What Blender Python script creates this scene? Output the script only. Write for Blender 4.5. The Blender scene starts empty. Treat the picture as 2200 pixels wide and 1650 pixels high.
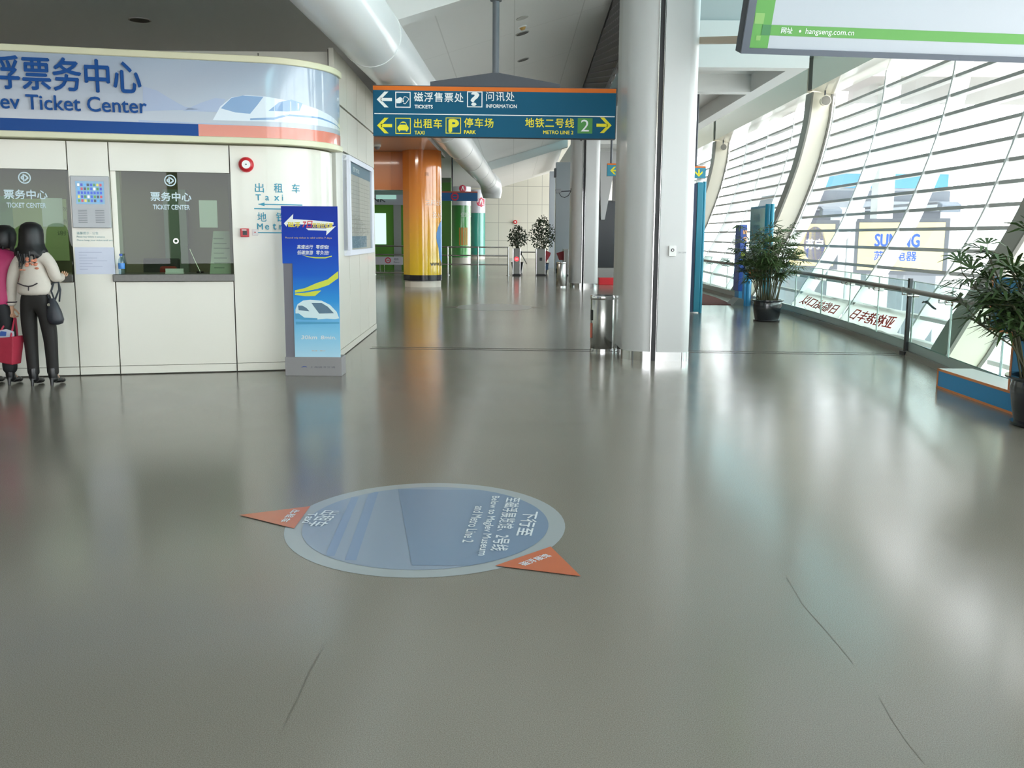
import bpy, bmesh, math, random
from mathutils import Vector, Matrix, Euler

random.seed(7)
SC = bpy.context.scene
COL = SC.collection

# ------------------------------------------------------------------ camera, sky, exposure
F, CAM_H, TILT, ROLL = 2050.0, 1.55, math.atan(320 / 2050.0), 0.007
_fw = Vector((0, math.cos(TILT), -math.sin(TILT)))
_up = Vector((0, math.sin(TILT), math.cos(TILT)))
_rt = Vector((1, 0, 0))
_c, _s = math.cos(ROLL), math.sin(ROLL)
cam_data = bpy.data.cameras.new('camera')
cam_data.sensor_width = 36
cam_data.lens = F / 2200 * 36
cam_data.clip_end = 300
cam = bpy.data.objects.new('camera', cam_data)
COL.objects.link(cam)
cr, cu_ = _c * _rt + _s * _up, -_s * _rt + _c * _up
cam.matrix_world = Matrix(((cr.x, cu_.x, -_fw.x, 0), (cr.y, cu_.y, -_fw.y, 0), (cr.z, cu_.z, -_fw.z, CAM_H), (0, 0, 0, 1)))
SC.camera = cam
SC.view_settings.view_transform = 'Standard'
SC.view_settings.look = 'None'
SC.view_settings.gamma = 1
SC.view_settings.use_curve_mapping = False
SC.view_settings.exposure = 0.0

world = bpy.data.worlds.new('overcast_sky')
SC.world = world
world.use_nodes = True
_bg = world.node_tree.nodes['Background']
_bg.inputs['Color'].default_value = (0.94, 0.97, 1.0, 1)
_bg.inputs['Strength'].default_value = 8.3
SC.cycles.max_bounces = 10
SC.cycles.diffuse_bounces = 6
SC.cycles.transparent_max_bounces = 24
SC.cycles.sample_clamp_indirect = 6
SC.cycles.use_denoising = True


def ray(px, py):
    a, b = (px - 1100) / F, -(py - 825) / F
    return _fw + (a * _c - b * _s) * _rt + (a * _s + b * _c) * _up


def on_floor(px, py, z=0.0):          # where the sight line of a photo point meets the height z
    d = ray(px, py)
    return Vector((0, 0, CAM_H)) + d * ((z - CAM_H) / d.z)


def at_depth(px, py, Y):              # the same at the distance Y down the hall
    d = ray(px, py)
    return Vector((0, 0, CAM_H)) + d * (Y / d.y)


def area_light(name, loc, size, size_y, power, color, rot=(0, 0, 0)):
    l = bpy.data.lights.new(name, 'AREA')
    l.shape = 'RECTANGLE'
    l.size, l.size_y, l.energy, l.color = size, size_y, power, color
    o = bpy.data.objects.new(name, l)
    o.location, o.rotation_euler = loc, rot
    COL.objects.link(o)
    return o


# ------------------------------------------------------------------ materials
def lin(c):
    if isinstance(c, str):
        c = [int(c[i:i + 2], 16) / 255 for i in (0, 2, 4)]
    return tuple(((x / 12.92) if x <= 0.04045 else ((x + 0.055) / 1.055) ** 2.4) for x in c)


MATS = {}


def mat(name, color, rough=0.5, metal=0.0, spec=0.5, vary=0.0, scale=8.0, emit=0.0, coat=0.0, bump=0.0):
    if name in MATS:
        return MATS[name]
    m = bpy.data.materials.new(name)
    m.use_nodes = True
    nt = m.node_tree
    b = nt.nodes['Principled BSDF']
    c = lin(color)
    b.inputs['Base Color'].default_value = (*c, 1)
    b.inputs['Roughness'].default_value = rough
    b.inputs['Metallic'].default_value = metal
    b.inputs['Specular IOR Level'].default_value = spec
    b.inputs['Coat Weight'].default_value = coat
    b.inputs['Coat Roughness'].default_value = 0.06
    if emit:
        b.inputs['Emission Color'].default_value = (*c, 1)
        b.inputs['Emission Strength'].default_value = emit
    if vary or bump:
        tc = nt.nodes.new('ShaderNodeTexCoord')
        n = nt.nodes.new('ShaderNodeTexNoise')
        n.inputs['Scale'].default_value = scale
        n.inputs['Detail'].default_value = 4
        nt.links.new(tc.outputs['Object'], n.inputs['Vector'])
        if vary:
            r = nt.nodes.new('ShaderNodeMapRange')
            r.inputs['To Min'].default_value = 1 - vary
            r.inputs['To Max'].default_value = 1 + vary
            nt.links.new(n.outputs['Fac'], r.inputs['Value'])
            mx = nt.nodes.new('ShaderNodeVectorMath')
            mx.operation = 'SCALE'
            mx.inputs[0].default_value = c
            nt.links.new(r.outputs['Result'], mx.inputs['Scale'])
            nt.links.new(mx.outputs['Vector'], b.inputs['Base Color'])
        if bump:
            bp = nt.nodes.new('ShaderNodeBump')
            bp.inputs['Strength'].default_value = bump
            bp.inputs['Distance'].default_value = 0.01
            nt.links.new(n.outputs['Fac'], bp.inputs['Height'])
            nt.links.new(bp.outputs['Normal'], b.inputs['Normal'])
    MATS[name] = m
    return m


def glass_mat(name, tint, refl=0.06, rough=0.0):
    if name in MATS:
        return MATS[name]
    m = bpy.data.materials.new(name)
    m.use_nodes = True
    nt = m.node_tree
    nt.nodes.clear()
    out = nt.nodes.new('ShaderNodeOutputMaterial')
    t = nt.nodes.new('ShaderNodeBsdfTransparent')
    t.inputs['Color'].default_value = (*lin(tint), 1)
    g = nt.nodes.new('ShaderNodeBsdfGlossy')
    g.inputs['Roughness'].default_value = rough
    lw = nt.nodes.new('ShaderNodeLayerWeight')      # Schlick: faint head-on, stronger at a grazing angle
    lw.inputs['Blend'].default_value = 0.5
    pw = nt.nodes.new('ShaderNodeMath')
    pw.operation = 'POWER'
    pw.inputs[1].default_value = 5
    nt.links.new(lw.outputs['Facing'], pw.inputs[0])
    f = nt.nodes.new('ShaderNodeMapRange')
    f.inputs['To Min'].default_value = refl
    f.inputs['To Max'].default_value = min(1, refl * 8)
    nt.links.new(pw.outputs[0], f.inputs['Value'])
    mx = nt.nodes.new('ShaderNodeMixShader')
    nt.links.new(f.outputs['Result'], mx.inputs['Fac'])
    nt.links.new(t.outputs[0], mx.inputs[1])
    nt.links.new(g.outputs[0], mx.inputs[2])
    nt.links.new(mx.outputs[0], out.inputs['Surface'])
    MATS[name] = m
    return m


def gradient_mat(name, stops, z0, z1, rough=0.25, coat=0.0, spec=0.5):   # a print whose ink changes with height
    m = bpy.data.materials.new(name)
    m.use_nodes = True
    nt = m.node_tree
    b = nt.nodes['Principled BSDF']
    b.inputs['Roughness'].default_value = rough
    b.inputs['Coat Weight'].default_value = coat
    b.inputs['Coat Roughness'].default_value = 0.08
    b.inputs['Specular IOR Level'].default_value = spec
    geo = nt.nodes.new('ShaderNodeNewGeometry')
    sp = nt.nodes.new('ShaderNodeSeparateXYZ')
    mr = nt.nodes.new('ShaderNodeMapRange')
    mr.inputs['From Min'].default_value = z0
    mr.inputs['From Max'].default_value = z1
    cr_ = nt.nodes.new('ShaderNodeValToRGB')
    nt.links.new(geo.outputs['Position'], sp.inputs[0])
    nt.links.new(sp.outputs['Z'], mr.inputs['Value'])
    nt.links.new(mr.outputs['Result'], cr_.inputs['Fac'])
    els = cr_.color_ramp.elements
    for i, (p, c) in enumerate(stops):
        e = els[i] if i < 2 else els.new(p)
        e.position = p
        e.color = (*lin(c), 1)
    nt.links.new(cr_.outputs['Color'], b.inputs['Base Color'])
    MATS[name] = m
    return m


def tile_mat(name, color, line, sx, sz, rough=0.5, axes='XZ', mortar=0.012):  # big wall or ceiling panels with thin joints
    m = bpy.data.materials.new(name)
    m.use_nodes = True
    nt = m.node_tree
    b = nt.nodes['Principled BSDF']
    b.inputs['Roughness'].default_value = rough
    geo = nt.nodes.new('ShaderNodeNewGeometry')
    sp = nt.nodes.new('ShaderNodeSeparateXYZ')
    cb = nt.nodes.new('ShaderNodeCombineXYZ')
    br = nt.nodes.new('ShaderNodeTexBrick')
    br.offset = 0
    br.inputs['Color1'].default_value = (*lin(color), 1)
    br.inputs['Color2'].default_value = (*[x * 0.97 for x in lin(color)], 1)
    br.inputs['Mortar'].default_value = (*lin(line), 1)
    br.inputs['Scale'].default_value = 1
    br.inputs['Mortar Size'].default_value = mortar
    br.inputs['Brick Width'].default_value = sx
    br.inputs['Row Height'].default_value = sz
    nt.links.new(geo.outputs['Position'], sp.inputs[0])
    nt.links.new(sp.outputs[axes[0]], cb.inputs['X'])
    nt.links.new(sp.outputs[axes[1]], cb.inputs['Y'])
    nt.links.new(cb.outputs[0], br.inputs['Vector'])
    nt.links.new(br.outputs['Color'], b.inputs['Base Color'])
    MATS[name] = m
    return m


def floor_mat():
    m = bpy.data.materials.new('speckled_vinyl')
    m.use_nodes = True
    nt = m.node_tree
    b = nt.nodes['Principled BSDF']
    geo = nt.nodes.new('ShaderNodeNewGeometry')
    n1 = nt.nodes.new('ShaderNodeTexNoise')
    n1.inputs['Scale'].default_value = 260
    n1.inputs['Detail'].default_value = 2
    n2 = nt.nodes.new('ShaderNodeTexNoise')
    n2.inputs['Scale'].default_value = 0.55
    n2.inputs['Detail'].default_value = 5
    nt.links.new(geo.outputs['Position'], n1.inputs['Vector'])
    nt.links.new(geo.outputs['Position'], n2.inputs['Vector'])
    r1 = nt.nodes.new('ShaderNodeValToRGB')
    r1.color_ramp.elements[0].position = 0.34
    r1.color_ramp.elements[0].color = (*lin('777167'), 1)
    r1.color_ramp.elements[1].position = 0.66
    r1.color_ramp.elements[1].color = (*lin('918c82'), 1)
    nt.links.new(n1.outputs['Fac'], r1.inputs['Fac'])
    r2 = nt.nodes.new('ShaderNodeMapRange')
    r2.inputs['To Min'].default_value = 0.9
    r2.inputs['To Max'].default_value = 1.08
    nt.links.new(n2.outputs['Fac'], r2.inputs['Value'])
    sc = nt.nodes.new('ShaderNodeVectorMath')
    sc.operation = 'SCALE'
    nt.links.new(r1.outputs['Color'], sc.inputs[0])
    nt.links.new(r2.outputs['Result'], sc.inputs['Scale'])
    nt.links.new(sc.outputs['Vector'], b.inputs['Base Color'])
    rr = nt.nodes.new('ShaderNodeMapRange')
    rr.inputs['To Min'].default_value = 0.14
    rr.inputs['To Max'].default_value = 0.21
    nt.links.new(n2.outputs['Fac'], rr.inputs['Value'])
    nt.links.new(rr.outputs['Result'], b.inputs['Roughness'])
    b.inputs['Specular IOR Level'].default_value = 0.42
    return m


# ------------------------------------------------------------------ mesh building
PM = {}


class MB:
    def __init__(s):
        s.v, s.f = [], []

    def add(s, vs, fs):
        o = len(s.v)
        s.v += [Vector(v) for v in vs]
        s.f += [[i + o for i in f] for f in fs]
        return s

    def box(s, x0, x1, y0, y1, z0, z1):
        return s.add([(x0, y0, z0), (x1, y0, z0), (x1, y1, z0), (x0, y1, z0), (x0, y0, z1), (x1, y0, z1), (x1, y1, z1), (x0, y1, z1)],
                     [(3, 2, 1, 0), (4, 5, 6, 7), (0, 1, 5, 4), (1, 2, 6, 5), (2, 3, 7, 6), (3, 0, 4, 7)])

    def obox(s, o, a, b, c):            # a box spanned by three edge vectors from the corner o
        o, a, b, c = Vector(o), Vector(a), Vector(b), Vector(c)
        return s.add([o, o + a, o + a + b, o + b, o + c, o + a + c, o + a + b + c, o + b + c],
                     [(3, 2, 1, 0), (4, 5, 6, 7), (0, 1, 5, 4), (1, 2, 6, 5), (2, 3, 7, 6), (3, 0, 4, 7)])

    def extrude(s, pts, vec):           # closed outline pushed along vec
        n = len(pts)
        pts = [Vector(p) for p in pts]
        vec = Vector(vec)
        return s.add(pts + [p + vec for p in pts],
                     [list(range(n))[::-1], list(range(n, 2 * n))] + [(i, (i + 1) % n, n + (i + 1) % n, n + i) for i in range(n)])

    def prism(s, poly, z0, z1):
        return s.extrude([(x, y, z0) for x, y in poly], (0, 0, z1 - z0))

    def grid(s, rows):
        n, k = len(rows), len(rows[0])
        return s.add([p for r in rows for p in r], [(i * k + j, i * k + j + 1, (i + 1) * k + j + 1, (i + 1) * k + j) for i in range(n - 1) for j in range(k - 1)])

    def tube(s, path, r, n=10, caps=True):
        path = [Vector(p) for p in path]
        rs = r if isinstance(r, (list, tuple)) else [r] * len(path)
        base = len(s.v)
        ref = None
        vs, fs = [], []
        for i, p in enumerate(path):
            t = (path[min(i + 1, len(path) - 1)] - path[max(i - 1, 0)])
            t = t.normalized() if t.length > 1e-9 else Vector((0, 0, 1))
            if ref is None:
                ref = Vector((0, 0, 1)) if abs(t.z) < 0.9 else Vector((1, 0, 0))
            a = (ref - t * ref.dot(t)).normalized()
            ref = a
            b = t.cross(a)
            for j in range(n):
                q = 2 * math.pi * j / n
                vs.append(p + (a * math.cos(q) + b * math.sin(q)) * rs[i])
        for i in range(len(path) - 1):
            for j in range(n):
                k = (j + 1) % n
                fs.append((i * n + j, i * n + k, (i + 1) * n + k, (i + 1) * n + j))
        if caps:
            fs.append(list(range(n))[::-1])
            fs.append([(len(path) - 1) * n + j for j in range(n)])
        return s.add(vs, fs)

    def lathe(s, prof, c, n=28):        # prof: (radius, z) from bottom to top
        c = Vector(c)
        vs, fs = [], []
        for r, z in prof:
            for j in range(n):
                q = 2 * math.pi * j / n
                vs.append(c + Vector((r * math.cos(q), r * math.sin(q), z)))
        for i in range(len(prof) - 1):
            for j in range(n):
                k = (j + 1) % n
                fs.append((i * n + j, i * n + k, (i + 1) * n + k, (i + 1) * n + j))
        if prof[0][0] > 1e-6:
            fs.append(list(range(n))[::-1])
        if prof[-1][0] > 1e-6:
            fs.append([(len(prof) - 1) * n + j for j in range(n)])
        return s.add(vs, fs)

    def ball(s, c, rx, ry=None, rz=None, n=14, m=10):
        ry, rz = ry or rx, rz or rx
        c = Vector(c)
        rows = []
        for i in range(m + 1):
            a = math.pi * i / m - math.pi / 2
            rows.append([c + Vector((rx * math.cos(a) * math.cos(2 * math.pi * j / n), ry * math.cos(a) * math.sin(2 * math.pi * j / n), rz * math.sin(a))) for j in range(n + 1)])
        return s.grid(rows)

    def build(s, name, m, parent=None, smooth=None, bevel=0.0, loc=None, **tags):
        M = PM.get(parent.name, Matrix()) if parent else Matrix.Translation(Vector(loc)) if loc else Matrix()
        Mi = M.inverted()
        me = bpy.data.meshes.new(name)
        me.from_pydata([tuple(Mi @ v) for v in s.v], [], s.f)
        bm = bmesh.new()
        bm.from_mesh(me)
        bmesh.ops.remove_doubles(bm, verts=bm.verts, dist=1e-5)
        bmesh.ops.recalc_face_normals(bm, faces=bm.faces)
        bm.to_mesh(me)
        bm.free()
        me.materials.append(m)
        if smooth is not None:
            for p in me.polygons:
                p.use_smooth = True
            me.set_sharp_from_angle(angle=math.radians(smooth))
        o = bpy.data.objects.new(name, me)
        COL.objects.link(o)
        if parent:
            o.parent = parent
        elif loc:
            o.location = loc
        PM[o.name] = M
        if bevel:
            md = o.modifiers.new('bevel', 'BEVEL')
            md.width, md.segments, md.limit_method = bevel, 2, 'ANGLE'
        for k, val in tags.items():
            o[k] = val
        return o


class Plane:                            # a drawing surface: origin at lower left, r to the right, u up, seen from r x u
    def __init__(s, o, r, u, off=0.002):
        s.o, s.r, s.u = Vector(o), Vector(r).normalized(), Vector(u).normalized()
        s.n = s.r.cross(s.u)
        s.off = off

    def __call__(s, x, y, k=1):
        return s.o + s.r * x + s.u * y + s.n * (s.off * k)


def flat(mb, pl, pts, k=1):
    pts = [pl(x, y, k) for x, y in pts]
    mb.add(pts, [list(range(len(pts)))])


def rect(mb, pl, x0, x1, y0, y1, k=1):
    flat(mb, pl, [(x0, y0), (x1, y0), (x1, y1), (x0, y1)], k)


def rframe(mb, pl, x0, x1, y0, y1, t, k=1):
    rect(mb, pl, x0, x1, y0, y0 + t, k)
    rect(mb, pl, x0, x1, y1 - t, y1, k)
    rect(mb, pl, x0, x0 + t, y0 + t, y1 - t, k)
    rect(mb, pl, x1 - t, x1, y0 + t, y1 - t, k)


def ellipse_pts(cx, cy, rx, ry, n=40, a0=0, a1=2 * math.pi):
    return [(cx + rx * math.cos(a0 + (a1 - a0) * i / n), cy + ry * math.sin(a0 + (a1 - a0) * i / n)) for i in range(n + (0 if abs(a1 - a0 - 2 * math.pi) < 1e-6 else 1))]


def ring(mb, pl, cx, cy, r0, r1, k=1, n=36):
    a, b = ellipse_pts(cx, cy, r0, r0, n), ellipse_pts(cx, cy, r1, r1, n)
    for i in range(n):
        j = (i + 1) % n
        flat(mb, pl, [a[i], b[i], b[j], a[j]], k)


def stroke(mb, pl, pts, w, k=1):        # a line of even width through pts
    for (x0, y0), (x1, y1) in zip(pts[:-1], pts[1:]):
        dx, dy = x1 - x0, y1 - y0
        L = math.hypot(dx, dy) or 1
        nx, ny = -dy / L * w / 2, dx / L * w / 2
        flat(mb, pl, [(x0 + nx, y0 + ny), (x0 - nx, y0 - ny), (x1 - nx, y1 - ny), (x1 + nx, y1 + ny)], k)


_GLYPHS = {}


def glyphs(body, bold, space):
    key = (body, bold, space)
    if key not in _GLYPHS:
        cu = bpy.data.curves.new('text', 'FONT')
        cu.body = body
        cu.offset = bold
        cu.space_character = space
        cu.resolution_u = 3
        o = bpy.data.objects.new('text', cu)
        COL.objects.link(o)
        bpy.context.view_layer.update()
        me = bpy.data.meshes.new_from_object(o.evaluated_get(bpy.context.evaluated_depsgraph_get()))
        _GLYPHS[key] = ([(v.co.x, v.co.y) for v in me.vertices], [list(p.vertices) for p in me.polygons])
        bpy.data.objects.remove(o)
        bpy.data.curves.remove(cu)
        bpy.data.meshes.remove(me)
    return _GLYPHS[key]


def text(mb, pl, body, x, y, h, w=None, bold=0.0, k=1, space=1.0, align='L', mirror=False, shear=0.0, curve=None):
    strike = bold * (1.1 if any(ord(c) > 0x2e80 for c in body) else 1.9)      # bold by overprinting
    vs, fs = glyphs(body, 0, space)
    x0, x1 = min(v[0] for v in vs), max(v[0] for v in vs)
    y0, y1 = min(v[1] for v in vs), max(v[1] for v in vs)
    sy = h / (y1 - y0)
    sx = w / (x1 - x0) if w else sy
    W = sx * (x1 - x0)
    dx = {'L': 0, 'C': -W / 2, 'R': -W}[align]
    P = []
    for a, b in vs:
        qx, qy = (a - x0) * sx, (b - y0) * sy
        if mirror:
            qx = W - qx
        P.append((x + dx + qx + shear * qy, y + qy))
    if strike:
        d = strike * W / max(1, len(body))
        for i, (ex, ey) in enumerate(((-d, 0), (d, 0), (0, d), (0, -d))):
            mb.add([pl(a + ex, b + ey, k + .06 * (i + 1)) for a, b in P], fs)
    mb.add([pl(a, b, k) for a, b in P], fs)
    return W


def arrow(mb, pl, cx, cy, s, ang, t=0.2, k=1):     # chevron head and bar, pointing along ang
    c, q = math.cos(ang), math.sin(ang)
    R = lambda pts: [(cx + s * (x * c - y * q), cy + s * (x * q + y * c)) for x, y in pts]
    flat(mb, pl, R([(.5, 0), (.0, .5), (-.27, .5), (.23, 0)]), k)
    flat(mb, pl, R([(.5, 0), (.23, 0), (-.27, -.5), (.0, -.5)]), k)
    flat(mb, pl, R([(-.5, -t / 2), (.25, -t / 2), (.25, t / 2), (-.5, t / 2)]), k)


def thing(name, label, cat, loc=(0, 0, 0), rotz=0.0, group=None):
    o = bpy.data.objects.new(name, None)
    o.empty_display_size = 0.1
    COL.objects.link(o)
    o.location, o.rotation_euler = loc, (0, 0, rotz)
    PM[o.name] = Matrix.Translation(Vector(loc)) @ Matrix.Rotation(rotz, 4, 'Z')
    o['label'], o['category'] = label, cat
    if group:
        o['group'] = group
    return o


def tag(o, label, cat, group=None):
    o['label'], o['category'] = label, cat
    if group:
        o['group'] = group
    return o


def structure(o, label=None):
    o['kind'] = 'structure'
    if label:
        o['label'] = label
    return o


def dup(root, loc, label, rotz=None, group=None):
    r = root.copy()
    COL.objects.link(r)
    r.location = loc
    if rotz is not None:
        r.rotation_euler = (0, 0, rotz)
    r['label'] = label
    if group:
        r['group'] = group
    for ch in list(root.children):
        c = ch.copy()
        COL.objects.link(c)
        c.parent = r
        for g in list(ch.children):
            d = g.copy()
            COL.objects.link(d)
            d.parent = c
    return r


# palette
CREAM = mat('cream_enamel_panel', 'dedacd', 0.3, coat=0.25)
JOINT = mat('dark_joint', '6b685f', 0.7)
CHROME = mat('chrome', 'd8d8d8', 0.12, 1.0)
STEEL = mat('brushed_steel', 'b9b9b6', 0.26, 1.0)
DARKSTEEL = mat('dark_grey_metal', '4a4d54', 0.45, 0.3)
BLACK = mat('black_plastic', '15161a', 0.4)
WHITE = mat('white_paint', 'f1f1ee', 0.45)
CLAD = mat('pearl_metal_cladding', 'c8c8c7', 0.38, 0.08, coat=0.15)
TEAL = mat('teal_sign_face', '0c5877', 0.6, spec=.25)
TEAL2 = mat('teal_enamel', '1d86a0', 0.35)
ORANGE = mat('orange_enamel', 'e0701a', 0.5, spec=.3)
YELLOW = mat('yellow_vinyl', 'f0e21c', 0.5)
WHITEV = mat('white_vinyl', 'f2f5f4', 0.5)
RED = mat('red_enamel', 'c8202a', 0.35)
BLUE = mat('blue_vinyl', '1f5c9c', 0.4)
CEIL = mat('ceiling_paint', 'e2e1de', 0.6, vary=0.03, scale=3)
GLASS = glass_mat('clear_glass', 'f5f8f7', 0.03)
PAPER = mat('paper', 'e4e7ee', 0.7)


def hall_x(xr, Y):                      # the hall's own axis drifts a little to the right
    return xr + 0.02 * Y
# ------------------------------------------------------------------ the setting: floor, shell, ceilings
RAIL = [(-16, 4.85), (9.4, 4.85), (11.24, 5.05), (12.72, 5.24), (16, 5.47), (18.5, 5.58), (20.5, 5.6), (24, 5.55), (30, 5.5), (64, 5.5)]


def rail_x(Y):
    for (a, xa), (b, xb) in zip(RAIL[:-1], RAIL[1:]):
        if a <= Y <= b:
            return xa + (xb - xa) * (Y - a) / (b - a)
    return RAIL[-1][1]


fl = MB()
edge = [(rail_x(y) + 0.12, y) for y in (-16, 9.4, 11.24, 12.72, 14, 16, 17.5, 18.5, 20.5, 22, 24, 30, 64)]
fl.prism([(-16, 64), (-16, -16)] + edge, -0.35, 0.0)
structure(fl.build('floor', floor_mat()))

jn = MB()
for a, b in (((-1.95, 13.16), (5.2, 12.83)), ((-1.95, 12.98), (5.2, 12.64))):
    dx = Vector((b[0] - a[0], b[1] - a[1], 0))
    jn.obox((a[0], a[1], -0.004), dx, (0, 0.036, 0), (0, 0, 0.0055))
structure(jn.build('trim_1', mat('floor_joint_strip', '2c2b27', 0.6)))
ck = MB()
pl_floor = Plane((0, 0, 0), (1, 0, 0), (0, 1, 0), 0.0012)
for pts in ([(1690, 1240), (1725, 1300), (1765, 1345), (1800, 1385), (1832, 1425)], [(1890, 1500), (1915, 1545), (1945, 1590), (1985, 1640)],
            [(690, 1400), (662, 1450), (640, 1500), (610, 1560)]):
    P = [on_floor(*p) for p in pts]
    stroke(ck, pl_floor, [(p.x, p.y) for p in P], 0.0025)
structure(ck.build('trim_2', mat('hairline_crack', '6c685e', 0.5)))

WALL = mat('beige_wall', 'c6c3b4', 0.7)
FAR = tile_mat('far_wall_tiles', 'd3d0c2', 'a09e93', 0.95, 1.18, 0.45, mortar=0.014)
structure(MB().box(-16, 9, 64, 64.3, -0.3, 8.2).build('wall_far', FAR))
structure(MB().box(-16.3, -16, -16, 64, -0.3, 8.2).build('wall_left', WALL))
bw = MB()                                # the hall's end behind the camera: a wall with a wide window band
bw.box(-16, 9, -16.3, -16, -0.3, 0.4).box(-16, 9, -16.3, -16, 4.6, 8.2).box(-16, -9, -16.3, -16, 0.4, 4.6)
for x in (-6.1, -3.1, -0.1, 2.9, 5.9):
    bw.box(x, x + 0.35, -16.3, -16, 0.4, 4.6)
structure(bw.build('wall_back', WALL))
structure(MB().box(-16.3, 9.2, -16.3, 64.3, 8.2, 8.45).build('ceiling', mat('upper_ceiling', 'd5d5d2', 0.7)))


def ceil_z(xr):
    return 5.27 + 0.3 * xr


def hall_prism(mb, xr_z, Y0, Y1):        # a cross-section swept along the hall axis
    mb.add([(hall_x(x, Y0), Y0, z) for x, z in xr_z] + [(hall_x(x, Y1), Y1, z) for x, z in xr_z],
           [list(range(len(xr_z)))[::-1], list(range(len(xr_z), 2 * len(xr_z)))] +
           [(i, (i + 1) % len(xr_z), len(xr_z) + (i + 1) % len(xr_z), len(xr_z) + i) for i in range(len(xr_z))])


CEILP = tile_mat('ceiling_panels', 'e6e4e1', 'cfcdc9', 1.2, 3.6, 0.55, axes='XY', mortar=0.01)
c1 = MB()
hall_prism(c1, [(-2.1, ceil_z(-2.1)), (1.4, ceil_z(1.4)), (1.4, ceil_z(1.4) + .12), (-2.1, ceil_z(-2.1) + .12)], -16, 64)
structure(c1.build('ceiling.001', CEILP), 'sloping panelled ceiling over the main passage')
c2 = MB()
hall_prism(c2, [(-17, 4.6), (-2.05, 4.6), (-2.05, 4.72), (-17, 4.72)], -16, 64)
structure(c2.build('ceiling.002', mat('low_ceiling_paint', 'e6e8e8', 0.55)), 'flat grey ceiling above the ticket booth')
so = MB()                                # the lower glossy soffit by the orange column
so.box(-12, -2.2, 18.5, 31.5, 3.98, 4.08)
structure(so.build('ceiling.003', mat('glossy_soffit', 'dccbbf', 0.22, coat=0.4)), 'low glossy soffit around the orange column')

for Y in (-1.3, 13.5, 28.2, 43.0):       # cross beams under the sloping ceiling
    b = MB()
    b.add([(hall_x(x, Y) , Y + dy, ceil_z(x) + dz) for dy in (-.2, .2) for x, dz in ((-2.1, -.35), (1.5, -.35), (1.5, 0.02), (-2.1, 0.02))],
          [(3, 2, 1, 0), (4, 5, 6, 7), (0, 1, 5, 4), (1, 2, 6, 5), (2, 3, 7, 6), (3, 0, 4, 7)])
    structure(b.build('ceiling_beam', CEIL), 'cross beam under the sloping ceiling')

# the upper floor over the right-hand side, seen from below: a coffered slab
sl = MB()
sl.box(2.46, 5.34, 18.16, 61.9, 4.97, 5.38)
structure(sl.build('ceiling.004', CEIL), 'coffered white slab on the right side of the hall')
structure(MB().box(2.45, 5.38, 18.2, 18.4, 5.42, 8.2).build('wall_right', mat('upper_wall_grey', 'b5baba', .6)), 'grey upper wall standing on the edge of the slab')
sb = MB()
sb.box(5.05, 5.38, 18.1, 62, 4.6, 5.42)
sb.box(2.45, 2.8, 18.1, 62, 4.6, 5.42)
for Y in (18.1, 21.1, 27, 33, 39, 45, 51):
    sb.box(2.8, 5.05, Y, Y + .35, 4.6, 5.42)
structure(sb.build('ceiling_beam', mat('slab_beam_paint', 'dcdcda', 0.5)), 'white beams framing the coffers of the slab')

# steel lattice panel between the column heads, above the passage
lt = thing('lattice_screen', 'black steel lattice panel high along the column line', 'screen', (hall_x(1.4, 13.6), 13.6, 4.3))
m = MB()
Y0, Y1, z0, z1 = 13.9, 28.7, 4.3, ceil_z(1.4) - .01
hall_prism(m, [(1.37, z0), (1.43, z0), (1.43, z0 + .06), (1.37, z0 + .06)], Y0, Y1)
hall_prism(m, [(1.37, z1 - .06), (1.43, z1 - .06), (1.43, z1), (1.37, z1)], Y0, Y1)
m.build('frame', BLACK, lt)
m = MB()
SL = .15                                 # flat diamonds, about 0.9 m long and 0.13 m high
for sgn in (1, -1):
    n = int(((Y1 - Y0) * SL + (z1 - z0)) / 0.115)
    for i in range(n + 1):
        zs_ = z0 - (Y1 - Y0) * SL + i * .115      # height at Y0 (rising bars)
        ya, yb = Y0, Y1
        if zs_ < z0:
            ya = Y0 + (z0 - zs_) / SL
        if zs_ + (Y1 - Y0) * SL > z1:
            yb = Y0 + (z1 - zs_) / SL
        if yb - ya < .1:
            continue
        za, zb = zs_ + (ya - Y0) * SL, zs_ + (yb - Y0) * SL
        if sgn < 0:
            za, zb = z0 + z1 - za, z0 + z1 - zb
        m.tube([(hall_x(1.4, ya), ya, za), (hall_x(1.4, yb), yb, zb)], 0.026, 4)
m.build('lattice', mat('grey_lattice', '55555a', .5, .2), lt)

# ------------------------------------------------------------------ the curved glazed wall on the right
PROF = [(-1.6, 4.25), (-.9, 4.75), (-.18, 5.24), (0, 5.38), (.49, 5.64), (1.03, 5.97), (1.62, 6.29), (2.0, 6.46), (2.79, 6.74), (3.38, 6.92), (3.96, 7.05), (4.42, 7.13), (5.18, 7.18), (5.9, 7.2)]


def shell_x(z, Y, off=0.0):
    for (a, xa), (b, xb) in zip(PROF[:-1], PROF[1:]):
        if z <= b:
            break
    t = (z - a) / (b - a)
    return xa + (xb - xa) * t + 0.018 * (Y - 12.3) + off


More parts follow.
